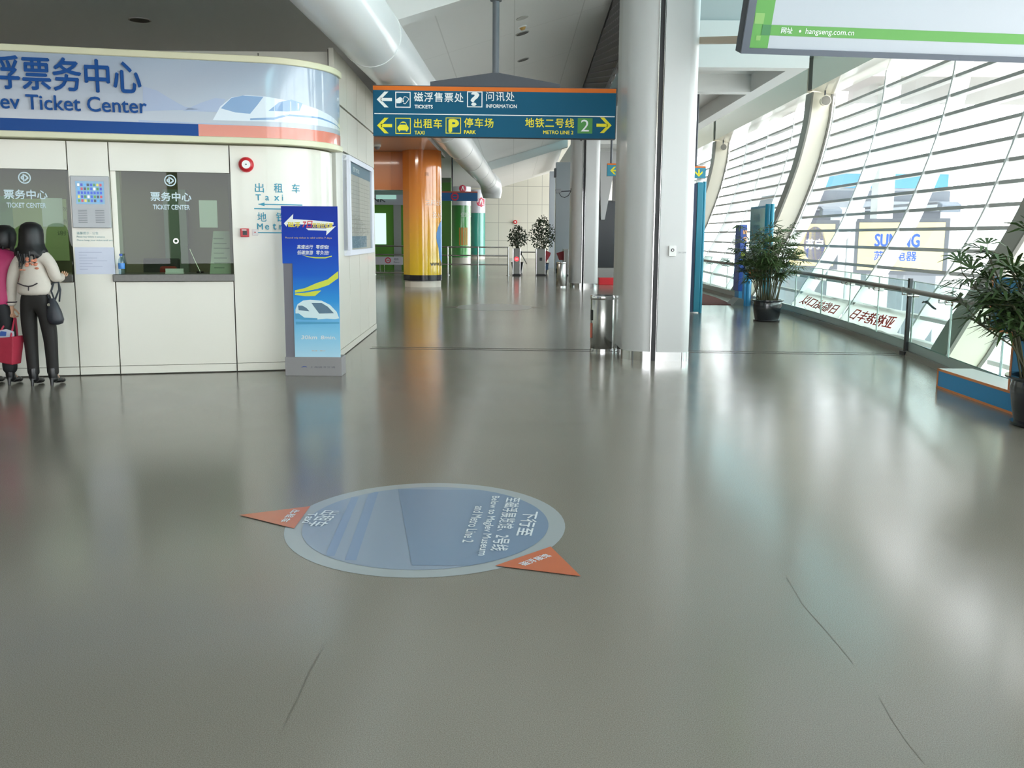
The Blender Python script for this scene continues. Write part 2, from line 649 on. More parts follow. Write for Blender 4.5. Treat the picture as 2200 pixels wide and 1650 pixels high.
ZS = [-1.3 + i * 0.2 for i in range(33)]
RIBP = mat('rib_panel', 'd2cbb9', 0.35, coat=0.2)
MULL = mat('white_mullion', 'dfe1e0', 0.45)
LOUV = mat('louvre_grey', 'b0afac', 0.5)
PANE = glass_mat('facade_glass', 'f6fbfa', 0.018)
RIBS = [-12.7, -0.4, 11.85, 24.5, 37.0, 49.5]
for Y in RIBS:
    r = MB()
    zs = [z for z in ZS if z <= 5.2]
    rows = []
    for z in zs:
        rows.append([(shell_x(z, Y), Y, z), (shell_x(z, Y, .5), Y, z), (shell_x(z, Y, .5), Y + .45, z), (shell_x(z, Y), Y + .45, z), (shell_x(z, Y), Y, z)])
    r.grid(rows)
    ro = structure(r.build('facade_rib', RIBP, smooth=40), 'curved cream rib of the glazed wall')
    MB().grid([[(shell_x(z, Y, -.012), Y + .46, z), (shell_x(z, Y, -.012), Y - .005, z)] for z in zs]).build('inner_face', mat('rib_inner_shade', '8f8b82', 0.55), ro, smooth=40)  # inner face coloured darker to carry its shade
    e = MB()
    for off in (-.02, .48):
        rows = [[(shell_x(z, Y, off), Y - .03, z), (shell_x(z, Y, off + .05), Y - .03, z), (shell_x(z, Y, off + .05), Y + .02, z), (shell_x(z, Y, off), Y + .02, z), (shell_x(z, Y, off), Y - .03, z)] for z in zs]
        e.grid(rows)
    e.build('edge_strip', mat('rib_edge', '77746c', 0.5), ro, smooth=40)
    e = MB()                             # dark steel plate carrying the rib upwards
    e.box(shell_x(5.2, Y, .02), shell_x(5.2, Y, .12), Y, Y + .45, 5.2, 8.2)
    e.box(shell_x(5.2, Y, -.12), shell_x(5.2, Y, .22), Y, Y + .1, 5.9, 8.2)
    e.build('top_plate', mat('dark_steel_plate', '4a473f', 0.5), ro)

BAYS = [(-12.25, -.4, [-9.4, -6.4, -3.4]), (-.05, 11.85, [2.9, 5.9, 8.9]), (12.3, 24.5, [14.43, 17.46, 20.9, 24.3]), (24.95, 37.0, [25.15, 28.0, 31.0, 34.0]), (37.45, 49.5, [40.4, 43.4, 46.4])]
LZ = [-1.0 + i * 0.335 for i in range(18)]
for n, (a, b, muls) in enumerate(BAYS):
    w = MB()
    rows = [[(shell_x(z, y, 1.02), y, z) for y in (a, (a + b) / 2, b)] for z in ZS]
    w.grid(rows)
    wo = structure(w.build(f'window_{n + 1}', PANE, smooth=60), 'curved glazing behind louvre bars')
    for y in muls:
        mm = MB()
        rows = [[(shell_x(z, y, .53), y, z), (shell_x(z, y, .84), y, z), (shell_x(z, y, .84), y + .06, z), (shell_x(z, y, .53), y + .06, z), (shell_x(z, y, .53), y, z)] for z in ZS]
        mm.grid(rows)
        mm.build('mullion', MULL, wo, smooth=40)
    ys = [a] + muls + [b]
    for y0, y1 in zip(ys[:-1], ys[1:]):
        if y1 - y0 < .5:
            continue
        L = MB()
        for z in LZ:
            P = []
            for y in (y0 + .06 if y0 != a else y0, y1):
                for off, dz in ((.57, -.012), (.76, .0), (.76, .03), (.57, .045)):
                    P.append((shell_x(z, y, off), y, z + dz))
            L.add(P, [(3, 2, 1, 0), (4, 5, 6, 7), (0, 1, 5, 4), (1, 2, 6, 5), (2, 3, 7, 6), (3, 0, 4, 7)])
        L.build('louvre_slats', LOUV, wo)

# the cream fascia that runs along the rib heads, and the teal clerestory above it
for n, (a, b, _) in enumerate(BAYS):
    f = MB()
    P = [(-.02, 5.15), (.5, 5.05), (.5, 6.0), (-.02, 5.98)]
    f.add([(shell_x(5.2, y, o), y, z) for y in (a, b) for o, z in P], [(3, 2, 1, 0), (4, 5, 6, 7), (0, 1, 5, 4), (1, 2, 6, 5), (2, 3, 7, 6), (3, 0, 4, 7)])
    structure(f.build('facade_fascia', mat('fascia_cream', 'e8e2d0', 0.2, coat=0.5)), 'glossy cream fascia along the top of the louvres')
    g = MB()
    g.add([(shell_x(5.2, a, .45), a, 5.98), (shell_x(5.2, b, .45), b, 5.98), (shell_x(5.2, b, .1), b, 8.2), (shell_x(5.2, a, .1), a, 8.2)], [(0, 1, 2, 3)])
    go = structure(g.build(f'window_{n + 6}', glass_mat('teal_roof_glass', 'b0e4ea', 0.04)), 'teal clerestory glazing')
    bars = MB()
    k = int((b - a) / .8)
    for i in range(k):
        y = a + (b - a) * i / k
        bars.obox((shell_x(5.2, y, .44), y, 5.98), (0, .04, 0), (.03, 0, 0), (-.35, 0, 2.22))
    bars.build('glazing_bar', mat('teal_bar', '6fa7ad', 0.4), go)

# outside ground
structure(MB().box(4.0, 90, -40, 110, -6.2, -6).build('ground', mat('outside_paving', 'bdbdb8', 0.8)))

# curb under the railing
cb = MB()
ysr = [-8, 0, 9.4, 10.3, 11.24, 12, 12.72, 13.5, 14.5, 16, 17.2, 18.5, 20.5, 22, 24, 27, 30, 36]
rows = [[(rail_x(y) + .0, y, .0), (rail_x(y) + .02, y, .06), (rail_x(y) + .14, y, .06), (rail_x(y) + .14, y, -.35)] for y in ysr]
cb.grid(rows)
structure(cb.build('baseboard_right', mat('stone_curb', '6f6a60', 0.45)), 'low stone curb under the glass railing')

# ------------------------------------------------------------------ glass railing
rl = thing('glass_railing', 'glass balustrade with brown handrail along the curved window wall', 'railing', (5.2, 12.7, 0))
PANEG = glass_mat('railing_glass', 'eef7f4', 0.022)
brk = [8.95, 9.6, 11.15, 12.7, 14.2, 15.7, 17.4, 19.2, 21.2, 23.2, 25.2, 27.2, 29.2]


def rp(y, z, off=.08):
    return Vector((rail_x(y) + off, y, z))


for a, b in zip(brk[:-1], brk[1:]):
    p = MB()
    p.grid([[rp(a + .012, .06), rp((a + b) / 2, .06), rp(b - .012, .06)], [rp(a + .012, .98), rp((a + b) / 2, .98), rp(b - .012, .98)]])
    p.grid([[rp(a + .012, .06, .094), rp((a + b) / 2, .06, .094), rp(b - .012, .06, .094)], [rp(a + .012, .98, .094), rp((a + b) / 2, .98, .094), rp(b - .012, .98, .094)]])
    gp_ = p.build('glass_panel', PANEG, rl)
    e = MB()
    for y in (a + .014, b - .014):
        e.tube([rp(y, .06, .087), rp(y, .98, .087)], .008, 6)
    e.tube([rp(a + .012, .98, .087), rp((a + b) / 2, .98, .087), rp(b - .012, .98, .087)], .007, 6)
    e.build('glass_edge', mat('pale_green_glass_edge', 'c3d8d2', 0.2), gp_)
    e = MB()
    e.grid([[rp(a, .06, .07), rp(b, .06, .07)], [rp(a, .17, .07), rp(b, .17, .07)]])
    e.grid([[rp(a, .06, .105), rp(b, .06, .105)], [rp(a, .17, .105), rp(b, .17, .105)]])
    e.build('glass_shoe', mat('grey_green_shoe', 'a9b7b2', 0.3, 0.3), gp_)
WOOD = mat('brown_handrail', '6d655d', 0.35)
for ya, yb in ((8.95, 12.62), (12.78, 29.2)):
    ys = [ya] + [y for y in ysr if ya < y < yb] + [yb]
    MB().tube([rp(y, .87, -.03) for y in ys], .032, 12).build('handrail', WOOD, rl, smooth=50)
for y in brk[1:]:
    c = MB()
    for dy in (-.11, .11):
        c.tube([rp(y + dy, .835, -.03), rp(y + dy, .80, -.03), rp(y + dy, .80, .07)], .011, 8)
        c.tube([rp(y + dy, .80, .05), rp(y + dy, .80, .115)], .032, 12)
    c.tube([rp(y - .11, .80, .055), rp(y + .11, .80, .055)], .012, 6)
    c.build('glass_clamp', CHROME, rl, smooth=40)
ps = MB()
x = rail_x(12.7) + .03
ps.box(x - .02, x + .02, 12.67, 12.73, .0, 1.02)
ps.box(x - .05, x + .05, 12.62, 12.78, .0, .05)
ps.build('post', mat('dark_post', '4b4d50', 0.35, 0.6), rl)
# ------------------------------------------------------------------ columns
def arc(cx, cy, r, a0, a1, n=8):
    return [(cx + r * math.cos(math.radians(a0 + (a1 - a0) * i / n)), cy + r * math.sin(math.radians(a0 + (a1 - a0) * i / n))) for i in range(n + 1)]


LEFT_HALF = arc(.33, .36, .33, 180, 270) + [(.335, .03), (.335, 1.0), (0, 1.0)]
RIGHT_HALF = [(.40, 0.0)] + arc(.70, .13, .13, 270, 360) + [(.83, 1.0), (.40, 1.0)]


def hall_column(x, Y, label, top):
    t = thing('hall_column', label, 'column', (x, Y, 0))
    o = lambda pts: [(x + a, Y + b) for a, b in pts]
    grow = lambda pts, d: [(a + (d if a > .41 or (.2 < a < .34) else -d if a < .2 or .39 < a < .41 else 0) * .6, b - d if b < .5 else b) for a, b in pts]
    MB().prism(o(LEFT_HALF), .11, top).build('cladding', CLAD, t, smooth=30)
    MB().prism(o(RIGHT_HALF), .11, top).build('cladding', CLAD, t, smooth=30)
    MB().prism(o([(.336, .05), (.401, .05), (.401, .9), (.336, .9)]), 0, top).build('gap_seal', BLACK, t)
    m = MB()
    m.prism(o([(.328, .0), (.339, .0), (.339, .08), (.328, .08)]), 0, top)
    m.prism(o([(.396, .0), (.407, .0), (.407, .08), (.396, .08)]), 0, top)
    m.build('edge_trim', CHROME, t)
    MB().prism(o([(a - .004 if a < .3 else a, b - .004 if b < .9 else b) for a, b in LEFT_HALF]), 0, .115).build('base_band', CHROME, t, smooth=30)
    MB().prism(o([(a + .004 if a > .5 else a, b - .004 if b < .9 else b) for a, b in RIGHT_HALF]), 0, .115).build('base_band', CHROME, t, smooth=30)
    return t


hall_column(1.395, 11.86, 'near pearl-grey metal column with black centre gap, key switch box on it', 8.2)
hall_column(1.745, 29.0, 'far pearl-grey metal column with black centre gap, beside the far litter bin', 5.0)
for Y, lab in ((13.5, 'flat grey pier close behind the near metal column'), (40.5, 'wide blue-grey pier behind the turnstiles and trees')):
    o = MB()
    if Y < 20:
        o.box(1.48, 2.2, Y, Y + .6, 0, 5.12)
        tag(o.build('pier', mat('grey_pier', 'bdbdba', 0.5), loc=(1.8, Y, 0)), lab, 'pier')
    else:
        t = thing('pier', lab, 'pier', (2.2, Y, 0))
        MB().box(1.78, 2.62, Y, Y + .8, 0, 4.55).build('cladding', mat('blue_grey_pier', 'a4abb0', 0.45), t)
        MB().box(1.70, 1.95, Y + 5, Y + 5.5, 0, 4.5).build('reveal_panel', mat('light_reveal', 'd4d8e0', 0.45), t)
        MB().box(1.70, 1.779, Y - .1, Y + .5, 3.95, 4.3).build('head_block', mat('head_block', '55575a', 0.6), t)

sw = thing('key_switch_box', 'small white key switch box on the near metal column', 'switch', (1.37 + .52, 11.86, 1.3))
c = at_depth(1444, 539, 11.86)
MB().box(c.x - .043, c.x + .043, 11.825, 11.86, c.z - .063, c.z + .063).build('housing', WHITE, sw, bevel=.004)
swh = sw.children[0]
MB().tube([(c.x, 11.818, c.z + .01), (c.x, 11.826, c.z + .01)], .02, 14).build('keyhole', BLACK, swh)
MB().tube([(c.x, 11.814, c.z + .01), (c.x, 11.826, c.z + .01)], .009, 10).build('lock_barrel', CHROME, swh)
m = MB()
text(m, Plane((c.x + .07, 11.86, c.z - .03), (1, 0, 0), (0, 0, 1)), 'ON OFF', 0, 0, .02)
m.build('lettering', mat('grey_ink', '8a8d90', 0.6), sw)

# ------------------------------------------------------------------ ticket booth
ANG = math.radians(13.7)
DIR = Vector((math.cos(ANG), math.sin(ANG), 0))
S0 = Vector((-2.78, 10.77, 0))
R_ = .8
CEN = S0 + R_ * Vector((-math.sin(ANG), math.cos(ANG), 0))
ARC = R_ * (math.pi / 2 - ANG)


def booth(s, z, off=0.0):                # a point on the booth front: s along the wall, off outwards
    if s <= 0:
        n = Vector((math.sin(ANG), -math.cos(ANG), 0))
        p = S0 + DIR * s + n * off
    elif s <= ARC:
        a = ANG - math.pi / 2 + s / R_
        p = CEN + Vector((math.cos(a), math.sin(a), 0)) * (R_ + off)
    else:
        p = CEN + Vector((R_ + off, 0, 0)) + Vector((0, 1, 0)) * (s - ARC)
    return Vector((p.x, p.y, z))


def s_at(x):
    return (x - S0.x) / DIR.x


def wall_strip(mb, s0, s1, z0, z1, off0=-.06, off1=0.0, step=.1):
    n = max(1, int(math.ceil((s1 - s0) / step))) if s1 > 0 else 1
    ss = [s0 + (s1 - s0) * i / n for i in range(n + 1)]
    if s0 < 0 < s1:
        ss = [s0, 0] + [s1 * i / 12 for i in range(1, 13)]
    ring_ = lambda s: [booth(s, z0, off1), booth(s, z1, off1), booth(s, z1, off0), booth(s, z0, off0)]
    rows = [ring_(s) + [ring_(s)[0]] for s in ss]
    mb.grid(rows)
    for s in (ss[0], ss[-1]):
        mb.add(ring_(s), [(0, 1, 2, 3)])
    return mb


bt = thing('ticket_booth', 'cream panelled ticket booth with rounded corner and two glazed counter windows', 'ticket booth', (-4, 11.5, 0))
sA, sB, sC = s_at(-4.71), s_at(-4.31), s_at(-3.11)      # panel joints
SEnd = ARC + .12
g = .006
CT = 1.02                                                # counter height
panels = [(-5.4, sA, 0.1, CT), (sA, sB, .1, 2.5), (sB, sC, .1, CT), (sC, SEnd, .1, 2.5), (-5.4, sA, 2.2, 2.5), (sB, sC, 2.2, 2.5)]
for s0, s1, z0, z1 in panels:
    wall_strip(MB(), s0 + g, s1 - g, z0, z1 - g).build('wall_panel', CREAM, bt, smooth=30)
for s0, s1 in ((-5.4, sA), (sA, sB), (sB, sC), (sC, SEnd)):
    wall_strip(MB(), s0 + g, s1 - g, 0.012, .095, -.06, .006).build('skirting', CREAM, bt, smooth=30)
bk = MB()
for s0, s1 in ((sA - .03, sB + .03), (sC - .03, SEnd - .01)):
    wall_strip(bk, s0, s1, 0, 2.5, -.08, -.062)
for s0, s1 in ((-5.4, sA - .03), (sB + .03, sC - .03)):
    wall_strip(bk, s0, s1, 0, CT - .01, -.08, -.062)
    wall_strip(bk, s0, s1, 2.21, 2.5, -.08, -.062)
bk.build('joint_backing', JOINT, bt)
GREY_STONE = mat('dark_stone_counter', '5d5b55', 0.3, vary=.2, scale=40)
for s0, s1 in ((-5.4, sA - .01), (sB - .02, sC + .01)):
    wall_strip(MB(), s0, s1, CT, 1.1, -.5, .035).build('counter', GREY_STONE, bt, bevel=.006)
BGL = glass_mat('booth_glass', 'c4d2bd', 0.024)
for s0, s1 in ((-5.4, sA), (sB, sC)):
    p = MB()
    p.add([booth(s0, 1.1, -.05), booth(s1, 1.1, -.05), booth(s1, 2.2, -.05), booth(s0, 2.2, -.05)], [(0, 1, 2, 3)])
    p.build('window_glass', BGL, bt)
MB().obox(booth(sB + .0, 1.1, -.045), booth(sB + .055, 1.1, -.045) - booth(sB, 1.1, -.045), (0, 0, 1.1), booth(sB, 1.1, -.3) - booth(sB, 1.1, -.045)).build('window_jamb', CREAM, bt)
# etched mark and wording on each pane, talk hole
for sc, lo in ((s_at(-3.72), 'm'), (s_at(-5.13), 'm')):
    pl = Plane(booth(sc, 1.1, -.05), DIR, (0, 0, 1), .004)
    e = MB()
    text(e, pl, '票务中心', 0, .79, .095, .42, bold=.02, align='C')
    text(e, pl, 'TICKET CENTER', 0, .70, .05, .38, bold=.02, align='C')
    e.build('window_lettering', mat('pale_blue_film', 'cfe2e6', 0.5), bt)
    e = MB()
    ring(e, pl, 0, 1.01, .050, .062)
    stroke(e, pl, [(-.035, 1.01), (.0, 1.04), (.035, 1.01), (0, .98), (-.035, 1.01)], .016)
    stroke(e, pl, [(-.01, .97), (-.01, 1.05)], .014)
    e.build('window_emblem', mat('pale_blue_film', 'cfe2e6', 0.5), bt)
    h = MB()
    ring(h, pl, .03, .36, .018, .028)
    if lo:
        h.build('talk_hole', CHROME, bt)

# side wall, upper block, roof of the booth
SIDE0, SIDE1 = 11.92, 15.72
side = lambda y: -2.17 - .02 * (y - 11.9)
for y0, y1 in ((SIDE0, 12.9), (12.9, 13.85), (13.85, 14.8), (14.8, SIDE1)):
    for z0, z1 in ((.1, 2.58), (2.6, 3.13), (3.15, 3.76)):
        p = MB()
        p.obox((side(y0) - .06, y0 + g, z0), (side(y1) - side(y0), y1 - y0 - 2 * g, 0), (.06, 0, 0), (0, 0, z1 - z0 - g))
        p.build('side_panel', CREAM, bt)
p = MB()
p.obox((side(SIDE0) - .075, SIDE0 + .01, 0), (side(SIDE1) - side(SIDE0), SIDE1 - SIDE0 - .02, 0), (.02, 0, 0), (0, 0, 3.74))
p.build('joint_backing', JOINT, bt)
p = MB()
p.obox((side(SIDE0) - .06, SIDE0 + g, .012), (side(SIDE1) - side(SIDE0), SIDE1 - SIDE0 - 2 * g, 0), (.066, 0, 0), (0, 0, .083))
p.build('skirting', CREAM, bt)
p = MB()
A, B = Vector((-2.235, 11.93)), Vector((-2.30, 15.7))
D2 = Vector((DIR.x, DIR.y))
p.prism([tuple(A), tuple(B), (-8.6, 15.7), tuple(A - D2 * 6.2)], 2.52, 2.62)
p.prism([(-2.235, 12.0), tuple(B), (-8.6, 15.7), (-8.6, 12.0)], 2.6, 3.72)
p.build('upper_block', CREAM, bt)
j = MB()
for x in (-3.1, -4.3, -5.5):
    j.box(x, x + .012, 11.994, 12.01, 2.62, 3.70)
j.build('joint_backing', JOINT, bt)
# interior
INT = mat('booth_interior', '9c9b7f', 0.8)
i_ = MB()
n_in = Vector((-math.sin(ANG), math.cos(ANG), 0))
q0, q1 = booth(-5.4, 0, -2.4), booth(.4, 0, -2.4)
q1 = S0 + DIR * .35 + n_in * 2.4
i_.obox(q0, q1 - q0, n_in * .08, (0, 0, 2.5))
w0 = S0 + DIR * (sC + .25) + n_in * .1
i_.obox(w0, n_in * 2.3, DIR * .06, (0, 0, 2.5))
w0 = S0 + DIR * (sB - .15) + n_in * .3
i_.obox(w0, n_in * 1.2, DIR * .05, (0, 0, 2.5))
w0 = booth(-5.45, 0, -.05)
i_.obox(w0, n_in * 2.4, DIR * .05, (0, 0, 2.5))
i_.obox(booth(-5.4, 2.46, -.08), DIR * 5.6, n_in * 2.4, (0, 0, .05))
i_.build('interior_wall', INT, bt)
kb = MB()
w0 = S0 + DIR * (sB + .3) + n_in * 2.36
kb.obox(w0 + Vector((0, 0, .8)), DIR * .28, n_in * -.25, (0, 0, 1.3))
kb.build('filing_cabinet', mat('grey_green_cabinet', '8fa79b', 0.5), bt)
for k, pw in ((s_at(-3.7), 4), (s_at(-5.0), 6)):
    lc = S0 + DIR * k + n_in * 1.2
    area_light('booth_ceiling_lamp', (lc.x, lc.y, 2.44), 1.1, .25, pw, (.95, 1, .92), (0, 0, ANG))

# wording on the rounded corner panel
LT = mat('teal_wall_letters', '2f93ac', 0.5)
lw = MB()
_lw_parts = []
sW = s_at(-3.11)


class Curved:
    def __init__(s, s0, z0, off):
        s.s0, s.z0, s.off = s0, z0, off

    def __call__(s, x, y, k=1):
        return booth(s.s0 + x, s.z0 + y, s.off * k)


def px_s(px, Y=10.75):
    return s_at(at_depth(px, 500, Y).x)


cv = Curved(0, 0, .004)
for ch, px, y0, y1 in (('出', 556, 414, 395), ('租', 594, 414, 395), ('车', 632, 414, 395), ('地', 559, 476, 458), ('铁', 597, 476, 458)):
    z = at_depth(px, y0, 10.85).z
    text(lw, cv, ch, px_s(px, 10.85), z, .10, .095, bold=.008)
for ch, px in (('T', 557), ('a', 576), ('x', 594), ('i', 610)):
    text(lw, cv, ch, px_s(px, 10.85), at_depth(px, 431, 10.85).z, .064 if ch in 'Ti' else .048, None, bold=.02)
for ch, px in (('M', 558), ('e', 574), ('t', 589), ('r', 603), ('o', 617)):
    text(lw, cv, ch, px_s(px, 10.85), at_depth(px, 493, 10.85).z, .064 if ch in 'Mt' else .048, None, bold=.02)
for x0, x1, y in ((562, 655, 440.5), (553, 660, 450), (559, 640, 501)):
    for i in range(8):
        a, b = px_s(x0 + (x1 - x0) * i / 8, 10.85), px_s(x0 + (x1 - x0) * (i + 1) / 8, 10.85)
        z = at_depth(x0, y, 10.85).z
        flat(lw, cv, [(a, z), (b, z), (b, z + .012), (a, z + .012)])
a, z = px_s(561, 10.85), at_depth(561, 440.5, 10.85).z + .006
flat(lw, cv, [(a, z), (a + .07, z + .02), (a + .07, z - .02)])
lw.build('wall_lettering', LT, bt)

# curved fascia sign
fs = thing('fascia_sign', 'wide curved pale-blue fascia sign on the ticket booth, blue lettering and train picture', 'sign', (-4, 10.5, 2.5))
F1 = ARC + .14
fz0, fz1 = 2.575, 3.36
PRINT = gradient_mat('fascia_print', [(0, 'c0c3cb'), (1, 'a3b0c1'), (.35, 'b7bfcb')], fz0, fz1, .12, .6)
wall_strip(MB(), -5.4, F1, fz0, fz1, -.1, .1).build('sign_face', PRINT, fs, smooth=30)
TRIM = mat('cream_sign_trim', 'd9d6b6', .35)
wall_strip(MB(), -5.4, F1 + .01, 2.51, fz0, -.1, .13).build('lower_trim', TRIM, fs, smooth=30, bevel=.008)
wall_strip(MB(), -5.4, F1 + .01, fz1, 3.43, -.1, .13).build('upper_trim', TRIM, fs, smooth=30, bevel=.008)
s_mid = s_at(at_depth(417, 290, 10.5).x) + .02
bl = MB()
wall_strip(bl, -5.4, s_mid, fz0, fz0 + .125, .1, .103)
bl.build('blue_band', mat('sign_blue', '08468c', .45, spec=.25), fs)
bl = MB()
wall_strip(bl, s_mid, F1, fz0, fz0 + .125, .1, .103)
bl.build('salmon_band', mat('sign_salmon', 'dd8470', .2, coat=.5), fs, smooth=30)
SB = mat('sign_letter_blue', '064a90', .45, spec=.2)
tx = MB()
fc = Curved(0, 0, .103)
xs = lambda px: s_at(at_depth(px, 220, 10.4).x)
text(tx, fc, '磁浮票务中心', xs(301), 2.99, .325, 6 * .287, bold=.022, align='R')
w_en = text(MB(), fc, 'Maglev Ticket Center', 0, 0, .19)
text(tx, fc, 'Maglev Ticket Center', xs(310), 2.745, .195, w_en * 0.99, bold=.018, align='R')
tx.build('lettering', SB, fs)
# train picture: hills, two train heads, track
FB = Curved(0, 0, .1025)


def fpoly(mb, pts, k=1.0):               # an outline given in photo points, laid on the sign as thin strips so that it follows the bend
    P = []
    for px, py in pts:
        Yd = 10.55 if px < 560 else 10.55 + (px - 560) / 170 * .75
        q = at_depth(px, py, Yd)
        if px < 640:
            s = s_at(q.x) if px < 600 else None
        s = s_at(at_depth(min(px, 600), py, 10.6).x) if px <= 600 else s_at(at_depth(600, py, 10.6).x) + (px - 600) / 127 * (F1 - s_at(at_depth(600, py, 10.6).x))
        P.append((s, max(q.z, fz0 + .128)))
    bm = bmesh.new()
    f = bm.faces.new([bm.verts.new((a, b, 0)) for a, b in P])
    lo, hi = min(a for a, b in P), max(a for a, b in P)
    n = int((hi - lo) / .08)
    for i in range(1, n + 1):
        x = lo + (hi - lo) * i / (n + 1)
        bmesh.ops.bisect_plane(bm, geom=bm.verts[:] + bm.edges[:] + bm.faces[:], plane_co=(x, 0, 0), plane_no=(1, 0, 0))
    bm.verts.index_update()
    mb.add([FB(v.co.x, v.co.y, k) for v in bm.verts], [[v.index for v in f.verts] for f in bm.faces])
    bm.free()


SBLUE = mat('picture_mid_blue', '86a6cc', .15, coat=.6)
SPALE = mat('picture_pale', 'dfe7f0', .15, coat=.6)
SHILL = mat('picture_hill', 'a9b6d0', .15, coat=.6)
tp = MB()
fpoly(tp, [(318, 190), (345, 198), (375, 217), (400, 231), (430, 236), (318, 243)])
fpoly(tp, [(395, 240), (430, 222), (460, 210), (480, 212), (470, 240)])
fpoly(tp, [(310, 262), (560, 268), (722, 284), (722, 290), (560, 276), (310, 270)])
tp.build('hill_picture', SHILL, fs)
tp = MB()
fpoly(tp, [(455, 258), (470, 228), (492, 208), (520, 202), (556, 203), (600, 214), (650, 232), (722, 262), (722, 274), (600, 262), (520, 258)], 1.003)
tp.build('train_body_picture', SPALE, fs)
tp = MB()
fpoly(tp, [(471, 232), (492, 209), (515, 203), (556, 204), (545, 222), (530, 242), (500, 240)], 1.006)
fpoly(tp, [(565, 235), (585, 217), (606, 212), (622, 220), (618, 236), (600, 238)], 1.006)
fpoly(tp, [(530, 252), (575, 250), (600, 244), (650, 248), (722, 268), (722, 270), (650, 252), (600, 248), (575, 255), (530, 256)], 1.006)
tp.build('train_window_picture', SBLUE, fs)

# things on the booth wall
def on_booth(px, py, off=0.0):           # point of the straight booth front behind a photo point
    d = ray(px, py)
    n = Vector((math.sin(ANG), -math.cos(ANG), 0))
    t = (n.dot(S0) + off - 0) / n.dot(d)
    return Vector((0, 0, CAM_H)) + d * t


NB = Vector((math.sin(ANG), -math.cos(ANG), 0))
c = on_booth(529, 354)
fb = thing('fire_alarm_bell', 'round red fire alarm bell high on the booth wall beside the window', 'alarm bell', c)
MB().tube([c - NB * .0, c + NB * .03], .082, 28).build('back_plate', RED, fb, smooth=40)
d_ = MB()
d_.tube([c + NB * .03, c + NB * .052, c + NB * .062], [.076, .07, .05], 28)
gong = d_.build('gong', RED, fb, smooth=50)
MB().tube([c + NB * .06, c + NB * .068], .045, 24).build('centre_disc', WHITE, gong, smooth=40)
MB().tube([c + NB * .066, c + NB * .074], .008, 10).build('screw', BLACK, gong)

c = on_booth(526, 500)
fp = thing('fire_call_point', 'small red fire call point low on the booth wall, left of its white plate', 'call point', c)
pl = Plane(c, DIR, (0, 0, 1), 0)
m = MB()
m.obox(c - DIR * .047 - Vector((0, 0, .047)), DIR * .094, (0, 0, .094), NB * .045)
m.build('housing', RED, fp, bevel=.006)
m = MB()
m.obox(c - DIR * .02 - Vector((0, 0, .025)) + NB * .044, DIR * .045, (0, 0, .045), NB * .004)
m.build('press_plate', BLACK, fp)
m = MB()
m.obox(c - DIR * .03 + Vector((0, 0, .025)) + NB * .044, DIR * .05, (0, 0, .01), NB * .004)
m.build('white_strip', WHITE, fp)
c = on_booth(548, 499)
m = MB()
m.obox(c - DIR * .032 - Vector((0, 0, .035)), DIR * .064, (0, 0, .07), NB * .008)
o = tag(m.build('wall_plate', mat('pale_pink_plate', 'e3dcdb', .5), loc=c, bevel=.003), 'small pale square plate on the booth wall right of the red call point', 'wall plate')
MB().tube([c + NB * .007, c + NB * .011], .008, 10).build('indicator', RED, o)

a, b = on_booth(152, 378, .0), on_booth(241, 490, .0)
mu = thing('wall_monitor', 'silver wall unit with lit colour screen and speaker grilles between the booth windows', 'monitor', on_booth(196, 434))
pl = Plane(Vector((a.x, a.y, b.z)), DIR, (0, 0, 1), 0)
W, H_ = (b - a).dot(DIR), a.z - b.z
m = MB()
m.obox(pl(0, 0), DIR * W, (0, 0, H_), NB * .06)
m.build('housing', mat('silver_plastic', 'a9abae', .4, .2), mu, bevel=.006)
pl = Plane(Vector((a.x, a.y, b.z)) + NB * .06, DIR, (0, 0, 1), .002)
m = MB()
rect(m, pl, .05, W - .05, H_ * .46, H_ * .90)
scr = m.build('screen', mat('screen_blue', '4d7fa0', .2, emit=.55), mu)
cols = ['4f8a3c', '2350b8', 'e6e7da', '3d7a45', '2c3fa8', 'c9c05c', '4f9ad0', 'b04050', '27324a']
rows_ = 5
for ci, cc in enumerate(cols):
    for i in range(8):
        for j in range(rows_):
            if (i * 7 + j * 5 + i * j) % len(cols) == ci:
                m = MB()
                x = .065 + i * (W - .13) / 8
                y = H_ * .5 + j * H_ * .38 / rows_
                rect(m, pl, x + .004, x + (W - .13) / 8 - .006, y, y + H_ * .05, 2)
                m.build('screen_icon', mat('icon_' + cc, cc, .3, emit=.4), scr)
for x in (.06, W - .15):
    m = MB()
    for i in range(8):
        rect(m, pl, x, x + .09, H_ * (.10 + i * .033), H_ * (.115 + i * .033))
    m.build('speaker_grille', mat('grille_grey', '8b8d91', .6), mu)

a, b = on_booth(160, 498), on_booth(245, 522)
o = Vector((a.x, a.y, b.z))
m = MB()
pl = Plane(o, DIR, (0, 0, 1), .003)
text(m, pl, '温馨提示 · 公告', .02, .088, .03, None)
text(m, pl, 'Please buy tickets in advance', .02, .05, .024, .28)
text(m, pl, 'Please keep your ticket until exit', .02, .014, .024, .36)
tag(m.build('notice_lettering', mat('teal_grey_ink', '7ea3a6', .6), loc=o), 'three lines of teal notice lettering under the wall monitor', 'lettering')
a, b = on_booth(160, 531), on_booth(248, 589)
m = MB()
m.obox(Vector((a.x, a.y, b.z)), DIR * (b - a).dot(DIR), (0, 0, a.z - b.z), NB * .003)
o = tag(m.build('notice_sheet', mat('pale_lilac_paper', 'd3d6e6', .7), loc=Vector((a.x, a.y, b.z))), 'pale lilac notice sheet on the pillar below the wall monitor', 'notice')
m = MB()
pl = Plane(Vector((a.x, a.y, b.z)) + NB * .003, DIR, (0, 0, 1), .001)
